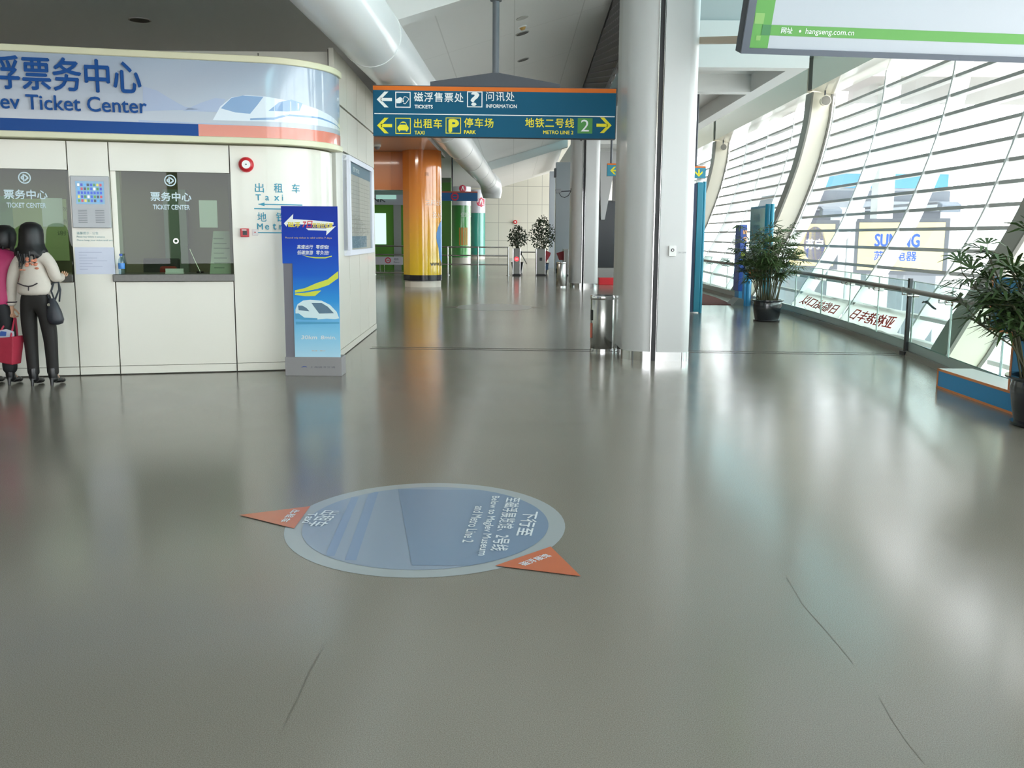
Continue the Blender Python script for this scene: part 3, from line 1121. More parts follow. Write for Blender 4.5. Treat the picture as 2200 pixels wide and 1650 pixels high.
for i in range(7):
    rect(m, pl, .04, .12 + .05 * ((i * 3) % 5), .05 + i * .03, .057 + i * .03)
m.build('printed_lines', mat('pale_ink', 'b9bdd2', .7), o)

# inside the windows
def in_booth(s, z, d):
    q = S0 + DIR * s + n_in * d
    return Vector((q.x, q.y, z))


def px_in(px, py, d):
    n = NB
    dd = ray(px, py)
    t = (n.dot(S0) - d) / n.dot(dd)
    return Vector((0, 0, CAM_H)) + dd * t


a, b = px_in(427, 430, .06), px_in(468, 489, .06)
m = MB()
m.obox(Vector((a.x, a.y, b.z)), DIR * (b - a).dot(DIR), (0, 0, a.z - b.z), n_in * .004)
tag(m.build('window_notice', PAPER, loc=Vector((a.x, a.y, b.z))), 'blank white sheet taped inside the right-hand ticket window', 'paper')
a, b = px_in(88, 425, .06), px_in(137, 487, .06)
m = MB()
m.obox(Vector((a.x, a.y, b.z)), DIR * (b - a).dot(DIR), (0, 0, a.z - b.z), n_in * .004)
tag(m.build('window_notice', PAPER, loc=Vector((a.x, a.y, b.z))), 'white sheet taped inside the left ticket window above the dark-haired customer', 'paper')
a, b = px_in(-60, 425, 2.2), px_in(150, 560, 2.2)
gb = thing('notice_board', 'pale green notice board on the back wall of the left booth window', 'notice board', Vector((a.x, a.y, b.z)))
m = MB()
m.obox(Vector((a.x, a.y, b.z)), DIR * (b - a).dot(DIR), (0, 0, a.z - b.z), n_in * .03)
m.build('board', mat('pale_green_board', 'c9dfa6', .6), gb)
m = MB()
pl = Plane(Vector((a.x, a.y, b.z)), DIR, (0, 0, 1), .004)
for i, s_ in enumerate(('请勿倚靠玻璃', '请当面点清票款', '谢谢合作')):
    text(m, pl, s_, .95, .62 - i * .15, .06, .46)
m.build('lettering', mat('grey_green_ink', '93a284', .6), gb)
m = MB()
rect(m, pl, .0, .45, .3, .8)
text(m, pl, '票', .3, .62, .1)
m.build('poster', mat('poster_green', '86b98e', .6), gb)

# water bottle, stand card, ticket tray, microphone on the right-hand counter
c = on_booth(262, 588, .02)
c = Vector((c.x, c.y, 1.1)) + NB * -.0
wb = thing('water_bottle', 'clear water bottle with blue cap and label on the counter', 'bottle', c)
MB().lathe([(.03, 0), (.033, .006), (.033, .13), (.026, .165), (.014, .185), (.014, .2)], c, 18).build('body', glass_mat('bottle_plastic', 'dbe9f2', .07), wb, smooth=40)
MB().lathe([(.0335, .06), (.0345, .062), (.0345, .118), (.0335, .12)], c, 18).build('label_wrap', mat('bottle_blue', '4f8fd8', .35), wb, smooth=40)
MB().lathe([(.0165, .198), (.0165, .22), (.0, .222)], c, 14).build('cap', mat('bottle_cap', '2f58b0', .4), wb, smooth=40)
a, b = px_in(447, 500, .1), px_in(494, 588, .1)
o = Vector((a.x, a.y, 1.1))
m = MB()
wv = DIR * ((b - a).dot(DIR) + .02)
m.add([o, o + wv, o + wv + Vector((0, 0, .47)) + n_in * .1, o + DIR * .05 + Vector((0, 0, .47)) + n_in * .1], [(0, 1, 2, 3)])
m.add([o + n_in * .006, o + wv + n_in * .006, o + wv + Vector((0, 0, .47)) + n_in * .106, o + DIR * .05 + Vector((0, 0, .47)) + n_in * .106], [(3, 2, 1, 0)])
m.obox(o - NB * .0, wv, n_in * .12, (0, 0, .006))
cs = tag(m.build('price_card_stand', mat('pale_green_card', 'b7c4b8', .4), loc=o), 'tilted pale green price card standing behind the right-hand ticket window', 'card stand')
m = MB()
pl = Plane(o, DIR, Vector((0, 0, .47)) + n_in * .1, .004)
for i in range(7):
    rect(m, pl, .05, .16 + .03 * ((i * 2) % 3), .06 + i * .055, .072 + i * .055)
m.build('printed_lines', mat('card_ink', '7f8f86', .7), cs)
a = px_in(355, 584, .12)
o = Vector((a.x, a.y, 1.1))
m = MB()
m.obox(o, DIR * .19, n_in * .1, (0, 0, .015))
m.obox(o + Vector((0, 0, .015)) + n_in * .03, DIR * .19, n_in * .01, (0, 0, .04))
tag(m.build('name_plate', PAPER, loc=o), 'white name plate lying behind the right-hand ticket glass', 'name plate')
a = px_in(430, 590, .3)
o = Vector((a.x, a.y, 1.1))
mc = thing('gooseneck_microphone', 'thin gooseneck microphone leaning behind the right-hand ticket window', 'microphone', o)
MB().tube([o, o + Vector((0, 0, .02))], .04, 16).build('base', BLACK, mc)
MB().tube([o + Vector((0, 0, .02)), o - DIR * .05 + Vector((0, 0, .14)), o - DIR * .1 + Vector((0, 0, .27))], .006, 8).build('gooseneck', STEEL, mc)
MB().tube([o - DIR * .1 + Vector((0, 0, .27)), o - DIR * .115 + Vector((0, 0, .31))], .012, 10).build('head', BLACK, mc)
a = px_in(330, 590, 1.0)
o = Vector((a.x, a.y, 0))
ch = thing('office_chair', 'dark office chair with red cushion inside the ticket booth', 'chair', o)
m = MB()
for k in range(5):
    q = 2 * math.pi * k / 5
    m.tube([o + Vector((0, 0, .09)), o + Vector((.28 * math.cos(q), .28 * math.sin(q), .05))], .018, 6)
    m.ball(o + Vector((.28 * math.cos(q), .28 * math.sin(q), .03)), .03, n=8, m=6)
m.tube([o + Vector((0, 0, .06)), o + Vector((0, 0, .5))], .025, 8)
m.build('base', BLACK, ch)
MB().obox(o + Vector((-.23, -.23, .5)), (.46, 0, 0), (0, .46, 0), (0, 0, .07)).build('seat', mat('chair_fabric', '2c3d38', .8), ch, bevel=.02)
MB().obox(o + Vector((-.22, .2, .62)), (.44, 0, 0), (0, .06, 0), (0, .06, .62)).build('backrest', mat('chair_fabric', '2c3d38', .8), ch, bevel=.02)
MB().obox(o + Vector((.02, .1, .85)), (.2, 0, 0), (0, .08, 0), (0, .03, .3)).build('cushion', mat('red_cushion', 'b0392f', .8), ch, bevel=.03)

# timetable board on the side wall
y0, y1 = 12.45, 14.95
tb = thing('timetable_board', 'white framed timetable board on the end wall of the ticket booth', 'notice board', (side(13.7), 13.7, 1.27))
r_ = Vector((side(y1) - side(y0), y1 - y0, 0)).normalized()
o = Vector((side(y0), y0, 1.27))
n_ = Vector((r_.y, -r_.x, 0))
L_ = (y1 - y0)
m = MB()
m.obox(o, r_ * L_, n_ * .05, (0, 0, 1.28))
m.build('backing', mat('board_backing', 'e4e5ea', .5), tb)
m = MB()
for a_, b_, z0, z1 in ((0, L_, 0, .07), (0, L_, 1.21, 1.28), (0, .14, .07, 1.21), (L_ - .22, L_, .07, 1.21)):
    m.obox(o + r_ * a_ + Vector((0, 0, z0)), r_ * (b_ - a_), n_ * .085, (0, 0, z1 - z0))
m.build('frame', mat('pale_lilac_frame', 'e2e2ee', .4), tb, bevel=.006)
pl = Plane(o + n_ * .05, r_, (0, 0, 1), .003)
m = MB()
rect(m, pl, .14, L_ - .22, .07, 1.21)
sht = m.build('sheet', mat('timetable_sheet', 'aca59c', .5), tb)
m = MB()
rect(m, pl, .14, L_ - .22, 1.06, 1.21, 2)
rect(m, pl, .14, L_ - .7, .09, .25, 2)
m.build('title_band', mat('timetable_blue', '4f7187', .5), sht)
m = MB()
text(m, pl, '时刻表 TIMETABLE', .5, 1.1, .07, None, k=3)
m.build('lettering', WHITEV, sht)
m = MB()
for i in range(13):
    rect(m, pl, .2, L_ - .35, .30 + i * .056, .306 + i * .056, 2)
for i in range(7):
    rect(m, pl, .25 + i * .28, .26 + i * .28, .3, 1.02, 2)
m.build('printed_lines', mat('timetable_ink', '8d867e', .6), sht)
m = MB()
m.add([pl(.14, .07, 6), pl(L_ - .22, .07, 6), pl(L_ - .22, 1.21, 6), pl(.14, 1.21, 6)], [(0, 1, 2, 3)])
m.build('cover_glass', GLASS, tb)
# ------------------------------------------------------------------ air duct
du = thing('ventilation_duct', 'fat white round ventilation duct running along under the sloping ceiling', 'duct', (-1.9, 12, 3.6))
DUCT = mat('white_duct_wrap', 'e3e3e3', .38, coat=.2, bump=.15, scale=2.2)
dz, dr = 3.96, .38
m = MB()
path, rad = [], []
Y = -6.0
while Y < 43.2:
    path += [(hall_x(-2.01, Y), Y, dz)]
    rad.append(dr)
    Y += .3
m.tube(path, rad, 40, caps=False)
m.build('pipe', DUCT, du, smooth=60)
for Y in [v * 4.8 + 2.6 for v in range(0, 9)]:
    m = MB()
    m.tube([(hall_x(-2.01, Y - .03), Y - .03, dz), (hall_x(-2.01, Y + .03), Y + .03, dz)], dr + .008, 40)
    m.build('joint_band', DUCT, du, smooth=40)
m = MB()
ex = hall_x(-2.01, 43.2)
m.tube([(ex, 43.1, dz), (ex + .02, 43.8, dz - .02), (ex + .12, 44.3, dz - .15), (ex + .16, 44.5, dz - .45), (ex + .16, 44.5, dz - .75)], [dr + .01, dr + .06, dr + .1, dr + .1, dr + .02], 32)
m.build('end_elbow', DUCT, du, smooth=60)

# ------------------------------------------------------------------ big hanging direction sign
SY = 13.3
A, B = at_depth(800, 184, SY), at_depth(1325, 194, SY)
Cc = at_depth(800, 292, SY)
hs = thing('direction_sign', 'long teal hanging direction sign with orange top strip, arrows for tickets, taxi, park and metro', 'sign', ((A.x + B.x) / 2, SY, Cc.z))
tilt = Vector((B.x - A.x, 0, (B.z - A.z) * .55))
r_ = tilt.normalized()
W = tilt.length
Hs = A.z - Cc.z
o = Vector((A.x, SY, Cc.z - .0))
u_ = Vector((-r_.z, 0, r_.x))
n_ = Vector((0, -1, 0))
m = MB()
m.obox(o + Vector((0, .16, 0)), r_ * W, u_ * (Hs + .012), Vector((0, -.158, 0)))
m.build('housing', DARKSTEEL, hs, bevel=.006)
pl = Plane(o, r_, u_, .003)
m = MB()
rect(m, pl, .004, W - .012, 0.004, Hs - .055)
face = m.build('face', TEAL, hs)
m = MB()
rect(m, pl, .004, W - .012, Hs - .055, Hs)
m.build('orange_strip', ORANGE, hs)
k = W / 525.0                            # photo pixels to metres on the face
Q = lambda px: (px - 800) * k
V_ = lambda py, px=800: Hs - (py - 184 - (px - 800) * .0135) * k
wht, yel = MB(), MB()
tax, prk, arr, arr2, arrw, tick, inf, bar = [MB() for _ in range(8)]
rect(bar, pl, .02, W - .02, V_(242) - .006, V_(242) + .006, 2)
arrow(arrw, pl, Q(825), V_(212.5), .205, math.pi, .2, 2)
rframe(tick, pl, Q(848.5), Q(881.5), V_(229), V_(196), .012, 2)
flat(tick, pl, [(Q(851), V_(220)), (Q(850), V_(212)), (Q(855), V_(209)), (Q(859), V_(207)), (Q(866), V_(211)), (Q(867), V_(218)), (Q(863), V_(216)), (Q(859), V_(220))], 2)
stroke(tick, pl, [(Q(861), V_(219)), (Q(868), V_(206)), (Q(873), V_(207)), (Q(878), V_(211)), (Q(870), V_(221)), (Q(866), V_(220))], .008, 2)
_t = MB()
text(_t, pl, '磁浮售票处', Q(889), V_(216), .122, Q(995) - Q(889), bold=.012, k=2, space=1.12)
_t.build('lettering', WHITEV, face)
_t = MB()
text(_t, pl, 'TICKETS', Q(890), V_(230), .045, Q(929) - Q(890), bold=.03, k=2)
_t.build('lettering', WHITEV, face)
rframe(inf, pl, Q(1003), Q(1036), V_(229, 1003), V_(196, 1003), .012, 2)
text(inf, pl, '?', Q(1020), V_(225, 1003), .17, .105, bold=.035, k=2, align='C')
_t = MB()
text(_t, pl, '问讯处', Q(1044), V_(216, 1044), .122, Q(1105) - Q(1044), bold=.004, k=2, space=1.12)
_t.build('lettering', WHITEV, face)
_t = MB()
text(_t, pl, 'INFORMATION', Q(1044), V_(230, 1044), .045, Q(1110) - Q(1044), bold=.02, k=2)
_t.build('lettering', WHITEV, face)
arrow(arr, pl, Q(825), V_(267), .205, math.pi, .2, 2)
rframe(tax, pl, Q(848.5), Q(881.5), V_(284), V_(250.5), .01, 2)
flat(tax, pl, [(Q(a), V_(b)) for a, b in [(853, 274), (853, 270), (857, 265.5), (860, 260), (864, 258), (867, 258), (871, 260), (873.5, 265.5), (877, 270), (877, 274), (874.5, 276.5), (874, 279), (871.5, 279), (871, 276.5), (859, 276.5), (858.5, 279), (856, 279), (855.5, 276.5)]], 2)
_t = MB()
text(_t, pl, '出租车', Q(889), V_(271), .122, Q(949) - Q(889), bold=.012, k=2, space=1.12)
_t.build('lettering', YELLOW, face)
_t = MB()
text(_t, pl, 'TAXI', Q(890), V_(284.5), .045, Q(911) - Q(890), bold=.02, k=2)
_t.build('lettering', YELLOW, face)
rframe(prk, pl, Q(957), Q(990), V_(284, 957), V_(250.5, 957), .01, 2)
text(prk, pl, 'P', Q(965), V_(280, 957), .155, .12, bold=.05, k=2)
_t = MB()
text(_t, pl, '停车场', Q(997), V_(271, 997), .122, Q(1060) - Q(997), bold=.012, k=2, space=1.12)
_t.build('lettering', YELLOW, face)
_t = MB()
text(_t, pl, 'PARK', Q(997), V_(284.5, 997), .045, Q(1022) - Q(997), bold=.03, k=2)
_t.build('lettering', YELLOW, face)
_t = MB()
text(_t, pl, '地铁二号线', Q(1129), V_(271, 1129), .122, Q(1234) - Q(1129), bold=.012, k=2, space=1.12)
_t.build('lettering', YELLOW, face)
_t = MB()
text(_t, pl, 'METRO LINE 2', Q(1168), V_(285, 1168), .045, Q(1233) - Q(1168), bold=.02, k=2)
_t.build('lettering', YELLOW, face)
arrow(arr2, pl, Q(1299), V_(267, 1299), .205, 0, .2, 2)
for nm, mb_, mm_ in (('arrow_symbol', arrw, WHITEV), ('arrow_symbol', arr, YELLOW), ('arrow_symbol', arr2, YELLOW), ('taxi_symbol', tax, YELLOW), ('parking_symbol', prk, YELLOW), ('ticket_symbol', tick, WHITEV), ('question_symbol', inf, WHITEV), ('dividing_line', bar, WHITEV)):
    mb_.build(nm, mm_, face)
m = MB()
flat(m, pl, [(Q(a), V_(b)) for a, b in [(858, 264.5), (860.5, 261), (870, 261), (872, 264.5)]], 3)
m.build('taxi_window', TEAL, face)
m = MB()
rect(m, pl, Q(1242), Q(1274), V_(284, 1242), V_(252, 1242), 2)
m.build('line_number_tile', mat('line_green', '3f8f35', .45), face)
m = MB()
text(m, pl, '2', Q(1258), V_(280, 1258), .155, .11, bold=.0, k=3, align='C')
m.build('line_number', WHITEV, face)
px0, px1, pc = at_depth(925, 178, SY + .08).x, at_depth(1203, 184, SY + .08).x, at_depth(1065, 178, SY + .08).x
zt = A.z + .01
m = MB()
m.extrude([(px0, SY + .02, zt - .01), (px1, SY + .02, zt - .06), (px1, SY + .02, zt + .03), (pc + .05, SY + .02, zt + .17), (pc - .05, SY + .02, zt + .17), (px0, SY + .02, zt + .05)], (0, .12, 0))
m.build('hanger_bracket', DARKSTEEL, hs)
m = MB()
ztop = ceil_z(pc - .02 * SY) - .35
m.tube([(pc, SY + .08, zt + .1), (pc, SY + .08, ztop)], .046, 20)
m.build('pole', mat('grey_pole', '6a6d72', .45, .3), hs, smooth=40)
MB().tube([(pc, SY + .08, ztop - .13), (pc, SY + .08, ztop + .0)], .078, 20).build('ceiling_collar', mat('grey_pole', '6a6d72', .45, .3), hs, smooth=40)

# small hanging signs
def small_sign(name, label, px0, px1, py0, py1, Y, ang, cat='sign', top=4.97):
    a, b = at_depth(px0, py0, Y), at_depth(px1, py1, Y)
    t = thing(name, label, cat, ((a.x + b.x) / 2, Y, b.z))
    MB().box(a.x, b.x, Y, Y + .12, b.z, a.z).build('housing', DARKSTEEL, t)
    p = Plane((a.x, Y, b.z), (1, 0, 0), (0, 0, 1), .004)
    w, h = b.x - a.x, a.z - b.z
    m = MB()
    rect(m, p, 0, w, 0, h * .87)
    m.build('face', TEAL2 if ang is not None else mat('sign_deep_blue', '1c5f93', .4), t)
    m = MB()
    rect(m, p, 0, w, h * .87, h)
    m.build('orange_strip', ORANGE if ang is not None else mat('brick_strip', 'b5543f', .5), t)
    if ang is not None:
        m = MB()
        arrow(m, p, w / 2, h * .43, h * .62, ang, .2, 2)
        m.build('arrow_symbol', YELLOW, t)
    m = MB()
    m.tube([(a.x + w * .3, Y + .06, a.z), (a.x + w * .3, Y + .06, top)], .025, 8)
    m.build('hanger_rod', DARKSTEEL, t)
    return t, p, w, h


small_sign('direction_sign', 'small teal hanging sign with yellow arrow pointing left, between the two metal columns', 1305, 1333, 351, 378, 24.0, math.pi, top=4.97)
small_sign('direction_sign', 'small teal hanging sign with yellow down arrow, right of the near metal column', 1487, 1516, 357, 383, 23.0, -math.pi / 2, top=4.97)
t, p, w, h = small_sign('gate_sign', 'dark blue hanging sign with red metro emblem above the ticket gate fence', 948, 1026, 411, 432, 36.5, None, top=4.6)
m = MB()
ring(m, p, w * .375, h * .45, h * .27, h * .42, 2, 24)
rect(m, p, w * .375 - h * .2, w * .375 + h * .2, h * .40, h * .5, 2)
m.build('metro_emblem', mat('metro_red', 'c9344a', .45), t)

# ------------------------------------------------------------------ advertising board, top right
AY = 10.9
c0, c1_ = at_depth(1590, 114, AY), at_depth(2200, 131, AY + .45)
r_ = Vector((c1_.x - c0.x, .45, 0)).normalized()
c0 = Vector((c0.x, AY, c0.z))
TILTB = math.radians(20)
fwd = Vector((r_.y, -r_.x, 0))
u_ = (Vector((0, 0, 1)) * math.cos(TILTB) + fwd * math.sin(TILTB)).normalized()
nb = r_.cross(u_)
Wb, Hb = 3.75, 1.55
ab = thing('advertising_board', 'large tilted white and green advertising board in dark frame, hung beside the near column', 'billboard', c0 + r_ * Wb / 2)
m = MB()
m.obox(c0 - nb * .16, r_ * Wb, u_ * Hb, nb * .15)
m.build('housing', mat('board_housing', '3c3f46', .5, .2), ab)
m = MB()
for x0, x1, y0, y1 in ((0, Wb, 0, .06), (0, Wb, Hb - .06, Hb), (0, .085, .06, Hb - .06), (Wb - .085, Wb, .06, Hb - .06)):
    m.obox(c0 + r_ * x0 + u_ * y0, r_ * (x1 - x0), u_ * (y1 - y0), nb * .03)
m.build('frame', mat('board_frame', '5a5f69', .4, .4), ab)
p = Plane(c0, r_, u_, .004)
m = MB()
rect(m, p, .085, Wb - .085, .06, Hb - .06)
wp = m.build('white_print', mat('board_white', 'b7bbc3', .5), ab)
kb_ = 1 / 178.0
GREENP = mat('board_green', '5e9d4b', .4)
m = MB()
rect(m, p, .085, .30, .06, Hb - .06, 2)
rect(m, p, .30, Wb - .085, .195, .305, 2)
m.build('green_print', GREENP, ab)
m = MB()
rect(m, p, .2, .3, .195, .305, 3)
m.build('dark_green_square', mat('board_dark_green', '43804f', .4), ab)
m = MB()
rect(m, p, .15, .2, .14, .19, 3)
m.build('light_green_square', mat('board_light_green', '85b063', .4), ab)
m = MB()
rect(m, p, .10, .205, .31, .42, 3)
m.build('light_green_square', mat('board_light_green', '85b063', .4), ab)
m = MB()
text(m, p, '网址', .42, .222, .062, None, bold=.01, k=3)
m.build('lettering', WHITEV, ab)
m = MB()
text(m, p, 'hangseng.com.cn', .70, .208, .075, .56, bold=.0, k=3)
flat(m, p, ellipse_pts(.635, .25, .013, .013, 12), 3)
m.build('lettering', WHITEV, ab)
m = MB()
a = at_depth(1507, 86, 12.2)
b = c0 + u_ * .17 - nb * .1 + r_ * .02
zb_ = at_depth(1597, 92, b.y).z
m.obox((a.x - .04, 12.2, a.z - .04), Vector((b.x - a.x + .04, b.y - 12.2, zb_ - a.z + .04)), (0, .06, 0), (0, 0, .075))
m.build('bracket_arm', mat('cream_bracket', 'b8a894', .5), ab)
m = MB()
for s_ in (.6, 3.0):
    q = c0 + r_ * s_ + u_ * Hb - nb * .08
    m.tube([q, (q.x, q.y + .4, 8.2)], .03, 8)
m.build('hanger_rod', DARKSTEEL, ab)

# ------------------------------------------------------------------ blue banner stand by the booth corner
BY = 10.42
P_ = lambda px, py, Y=BY: at_depth(px, py, Y)
x0, x1, xm = P_(608, 600).x, P_(728, 600).x, P_(632, 700).x
zt, zm, zb = P_(660, 443).z, P_(615, 566).z, P_(660, 767).z
bs = thing('banner_stand', 'tall blue promotional banner stand with grey base at the booth corner', 'banner stand', ((x0 + x1) / 2, BY, 0))
GB = mat('grey_stand', '8d8a8b', .5)
xb0, xb1 = P_(614, 800).x, P_(735, 800).x
MB().box(xb0, xb1, BY - .02, BY + .24, 0, zb).build('base', GB, bs, bevel=.004)
MB().box(x0 + .005, xm + .02, BY + .01, BY + .09, zb, zm).build('side_post', mat('grey_stand_dark', '75727a', .5), bs)
BPRINT = gradient_mat('banner_print', [(0, 'b0d8ea'), (1, '0a2f9c'), (.18, '7fc4e6'), (.38, '2f93d8'), (.55, '155fc6'), (.75, '0a3bb0')], zb, zt, .45, spec=.25)
m = MB()
m.extrude([(x0, BY, zm), (xm, BY, zm), (xm, BY, zb), (x1, BY, zb), (x1, BY, zt), (x0, BY, zt)], (0, .012, 0))
ppan = m.build('printed_panel', BPRINT, bs)
p = Plane((x0, BY, zb), (1, 0, 0), (0, 0, 1), .0015)
kx, kz = (x1 - x0) / 120.0, (zt - zb) / 325.0
G_ = lambda pts: [((a - 608) * kx, (767.5 - b) * kz) for a, b in pts]
m = MB()
flat(m, p, G_([(613.5, 479), (634, 459), (633, 470), (675, 472), (719, 476), (719, 481), (640, 481), (620, 481), (619, 486)]))
flat(m, p, G_([(660, 489), (702, 489), (724, 484), (703, 504), (704, 494), (665, 493)]))
m.build('double_arrow_print', WHITEV, ppan)
m = MB()
text(m, p, '磁浮', *G_([(622, 487)])[0], .055, .13, bold=.03, k=2)
text(m, p, '双程往返票', *G_([(674, 488)])[0], .05, .22, bold=.03, k=2)
m.build('yellow_lettering', mat('banner_yellow', 'e2cf35', .4), ppan)
m = MB()
text(m, p, '7日', *G_([(652, 488)])[0], .072, .10, bold=.03, k=3, shear=.2)
m.build('red_lettering', mat('banner_red', 'd63b46', .4), ppan)
m = MB()
text(m, p, 'Round trip ticket is valid within 7 days', *G_([(616, 512)])[0], .022, .50, bold=.01, k=2)
m.build('gold_lettering', mat('banner_gold', 'c9b27c', .4), ppan)
m = MB()
for y, s1, s2 in ((533, '高速出行', '零烦恼!'), (545, '低碳旅游', '零负担!')):
    for s_, px_, w_ in ((s1, 640, .17), (s2, 680, .14)):
        m = MB()
        text(m, p, s_, *G_([(px_, y)])[0], .044, w_, bold=.02, k=2, shear=.12)
        m.build('white_lettering', mat('banner_cream', 'dfe3e6', .4), ppan)
m = MB()
text(m, p, '30km', *G_([(644, 728)])[0], .04, .17, bold=.02, k=2, shear=.15)
text(m, p, '8min.', *G_([(686, 728)])[0], .04, .17, bold=.02, k=2, shear=.15)
m.build('white_lettering', mat('banner_cream', 'dfe3e6', .4), ppan)
m = MB()
a_ = [(650, 546), (665, 549), (680, 550.5), (700, 550.5), (714, 547), (714, 549), (700, 553), (680, 553), (665, 551)]
flat(m, p, G_(a_), 2)
flat(m, p, G_([(633, 622), (655, 617), (680, 606), (704, 598), (727, 580), (727, 595), (706, 610), (680, 619), (655, 624), (633, 627)]), 2)
flat(m, p, G_([(633, 629), (655, 627), (678, 623), (690, 622), (676, 634), (655, 634.5), (633, 632)]), 2)
m.build('swoosh_print', mat('banner_lime', 'cfd83a', .4), ppan)
m = MB()
flat(m, p, G_([(633, 664), (638, 652), (650, 644), (665, 642), (690, 644), (708, 653), (722, 668), (727, 682), (718, 684), (700, 683), (680, 685), (655, 684), (640, 676), (633, 674)]), 2)
m.build('train_body_print', mat('banner_pale_train', 'd6e9ec', .4), ppan)
m = MB()
flat(m, p, G_([(668, 649), (690, 649), (703, 657), (716, 671), (684, 672)]), 3)
flat(m, p, G_([(639, 655), (648, 655), (657, 660), (663, 667), (640, 665)]), 3)
m.build('train_window_print', mat('banner_train_window', '54748a', .4), ppan)
m = MB()
flat(m, p, G_([(633, 672), (640, 672), (652, 681), (680, 682), (680, 686), (650, 686), (633, 684)]), 3)
flat(m, p, G_([(633, 690), (727, 690), (727, 694), (633, 696)]), 3)
m.build('train_shadow_print', mat('banner_mid_blue', '4a9cc6', .4), ppan)
m = MB()
text(m, p, '热线 · 预订', *G_([(666, 755)])[0], .014, .15, k=2)
m.build('orange_lettering', mat('banner_salmon', 'e0a98c', .4), ppan)
pb = Plane((xb0, BY - .02, 0), (1, 0, 0), (0, 0, 1), .0015)
m = MB()
text(m, pb, '上海磁浮交通', .27, .088, .022, .28)
m.build('base_lettering', mat('dark_ink', '5c5b66', .5), bs)
m = MB()
flat(m, pb, [(.17, .095), (.2, .108), (.23, .108), (.245, .095), (.22, .1)])
m.build('base_emblem', mat('emblem_blue', '3c5090', .5), bs)

# ------------------------------------------------------------------ floor graphics
cT, cB, cL, cR = on_floor(915, 1038), on_floor(915, 1242), on_floor(612, 1132), on_floor(1216, 1138)
ctr = Vector(((cL.x + cR.x) / 2, (cT.y + cB.y) / 2, 0))
RX, RY = (cR.x - cL.x) / 2, (cT.y - cB.y) / 2
fg = thing('floor_graphic', 'round pale blue floor graphic with two orange arrowheads and white wording', 'floor sticker', ctr)
pf = Plane((0, 0, 0), (1, 0, 0), (0, 1, 0), .0012)
fl_mat = lambda n, c: mat(n, c, .22, spec=.5)
m = MB()
flat(m, pf, ellipse_pts(ctr.x, ctr.y, RX, RY, 72))
m.build('rim', fl_mat('graphic_rim', 'a2a8ab'), fg)
m = MB()
flat(m, pf, ellipse_pts(ctr.x, ctr.y, RX * .88, RY * .88, 72), 2)
m.build('disc', fl_mat('graphic_disc', '8b98ab'), fg)


def clip_ell(px_pts):                    # photo points of a band, kept inside the disc
    return [(on_floor(*q).x, on_floor(*q).y) for q in px_pts]


bm_ = [((856, 1052), (900, 1047), (888, 1232), (800, 1220)), ]
m = MB()


def disc_band(mb, xa0, xa1, xb0, xb1, k):      # band between two slanted chords of the disc, given by x at the far and near rim
    N = 24
    def chord(xt, xb):
        pts = []
        for i in range(N + 1):
            t = i / N
            y = ctr.y + RY * .88 * (1 - 2 * t)
            x = xt + (xb - xt) * t
            pts.append((x, y))
        return pts
    A_, B_ = chord(xa0, xb0), chord(xa1, xb1)
    rows = []
    for (xa, y), (xb, _) in zip(A_, B_):
        w = RX * .88 * math.sqrt(max(0, 1 - ((y - ctr.y) / (RY * .88)) ** 2))
        lo, hi = max(xa, ctr.x - w), min(xb, ctr.x + w)
        if hi - lo > .002:
            rows.append([pf(lo, y, k), pf(hi, y, k)])
    if len(rows) > 1:
        mb.grid(rows)


X_ = lambda px, py: on_floor(px, py).x
disc_band(m, X_(855, 1045), ctr.x + 2, X_(885, 1232), ctr.x + 2, 3)
m.build('blue_field', fl_mat('graphic_blue', '788ba4'), fg)
m = MB()
disc_band(m, X_(760, 1055), X_(775, 1055), X_(690, 1215), X_(712, 1215), 3)
disc_band(m, X_(795, 1050), X_(815, 1050), X_(735, 1222), X_(760, 1222), 3)
m.build('stripe', fl_mat('graphic_stripe', '7b8fae'), fg)
for tri in ([(514, 1108), (667, 1089), (632, 1137)], [(1064, 1217), (1183, 1176), (1248, 1240)]):
    m = MB()
    flat(m, pf, [(on_floor(*q).x, on_floor(*q).y) for q in tri], 4)
    m.build('arrowhead', fl_mat('graphic_orange', 'c46d4c'), fg)
# the wording reads from the left-hand side of the picture upwards: lines run towards the camera
m = MB()


def floor_text(body, a, b, h, bold=.012, k=5):
    A_, B_ = on_floor(*a), on_floor(*b)
    r = (B_ - A_)
    L = r.length
    r.normalize()
    p_ = Plane(A_, r, Vector((0, 0, 1)).cross(r), .0012)
    m = MB()
    text(m, p_, body, 0, -h, h, L, bold=bold, k=k)
    m.build('lettering', fl_mat('graphic_white', 'dfe6ec'), fg)


floor_text('下行至', (1158, 1102), (1143, 1154), .085)
floor_text('至磁浮展览馆、2号线', (1119, 1072), (1090, 1186), .085)
floor_text('Below to Maglev Museum', (1073, 1068), (1046, 1196), .055)
floor_text('and Metro Line 2', (1042, 1090), (1016, 1168), .055)
floor_text('出租车', (733, 1100), (697, 1134), .10)
floor_text('Taxi', (683, 1104), (668, 1126), .05)
floor_text('磁浮展馆', (1112, 1213), (1170, 1192), .05)
floor_text('出租车', (646, 1098), (618, 1124), .045)
cf = on_floor(1062, 660)
f2 = thing('floor_graphic', 'faint worn grey oval floor graphic farther up the passage', 'floor sticker', cf)
m = MB()
flat(m, pf, ellipse_pts(cf.x, cf.y, .85, 1.0, 48))
m.build('disc', fl_mat('graphic_worn', '9a9a98'), f2)
for s_ in (-1, 1):
    m = MB()
    flat(m, pf, [(cf.x + s_ * .8, cf.y + .2), (cf.x + s_ * 1.1, cf.y), (cf.x + s_ * .8, cf.y - .2)][::s_], 2)
    m.build('arrowhead', fl_mat('graphic_worn_orange', 'a08a80'), f2)

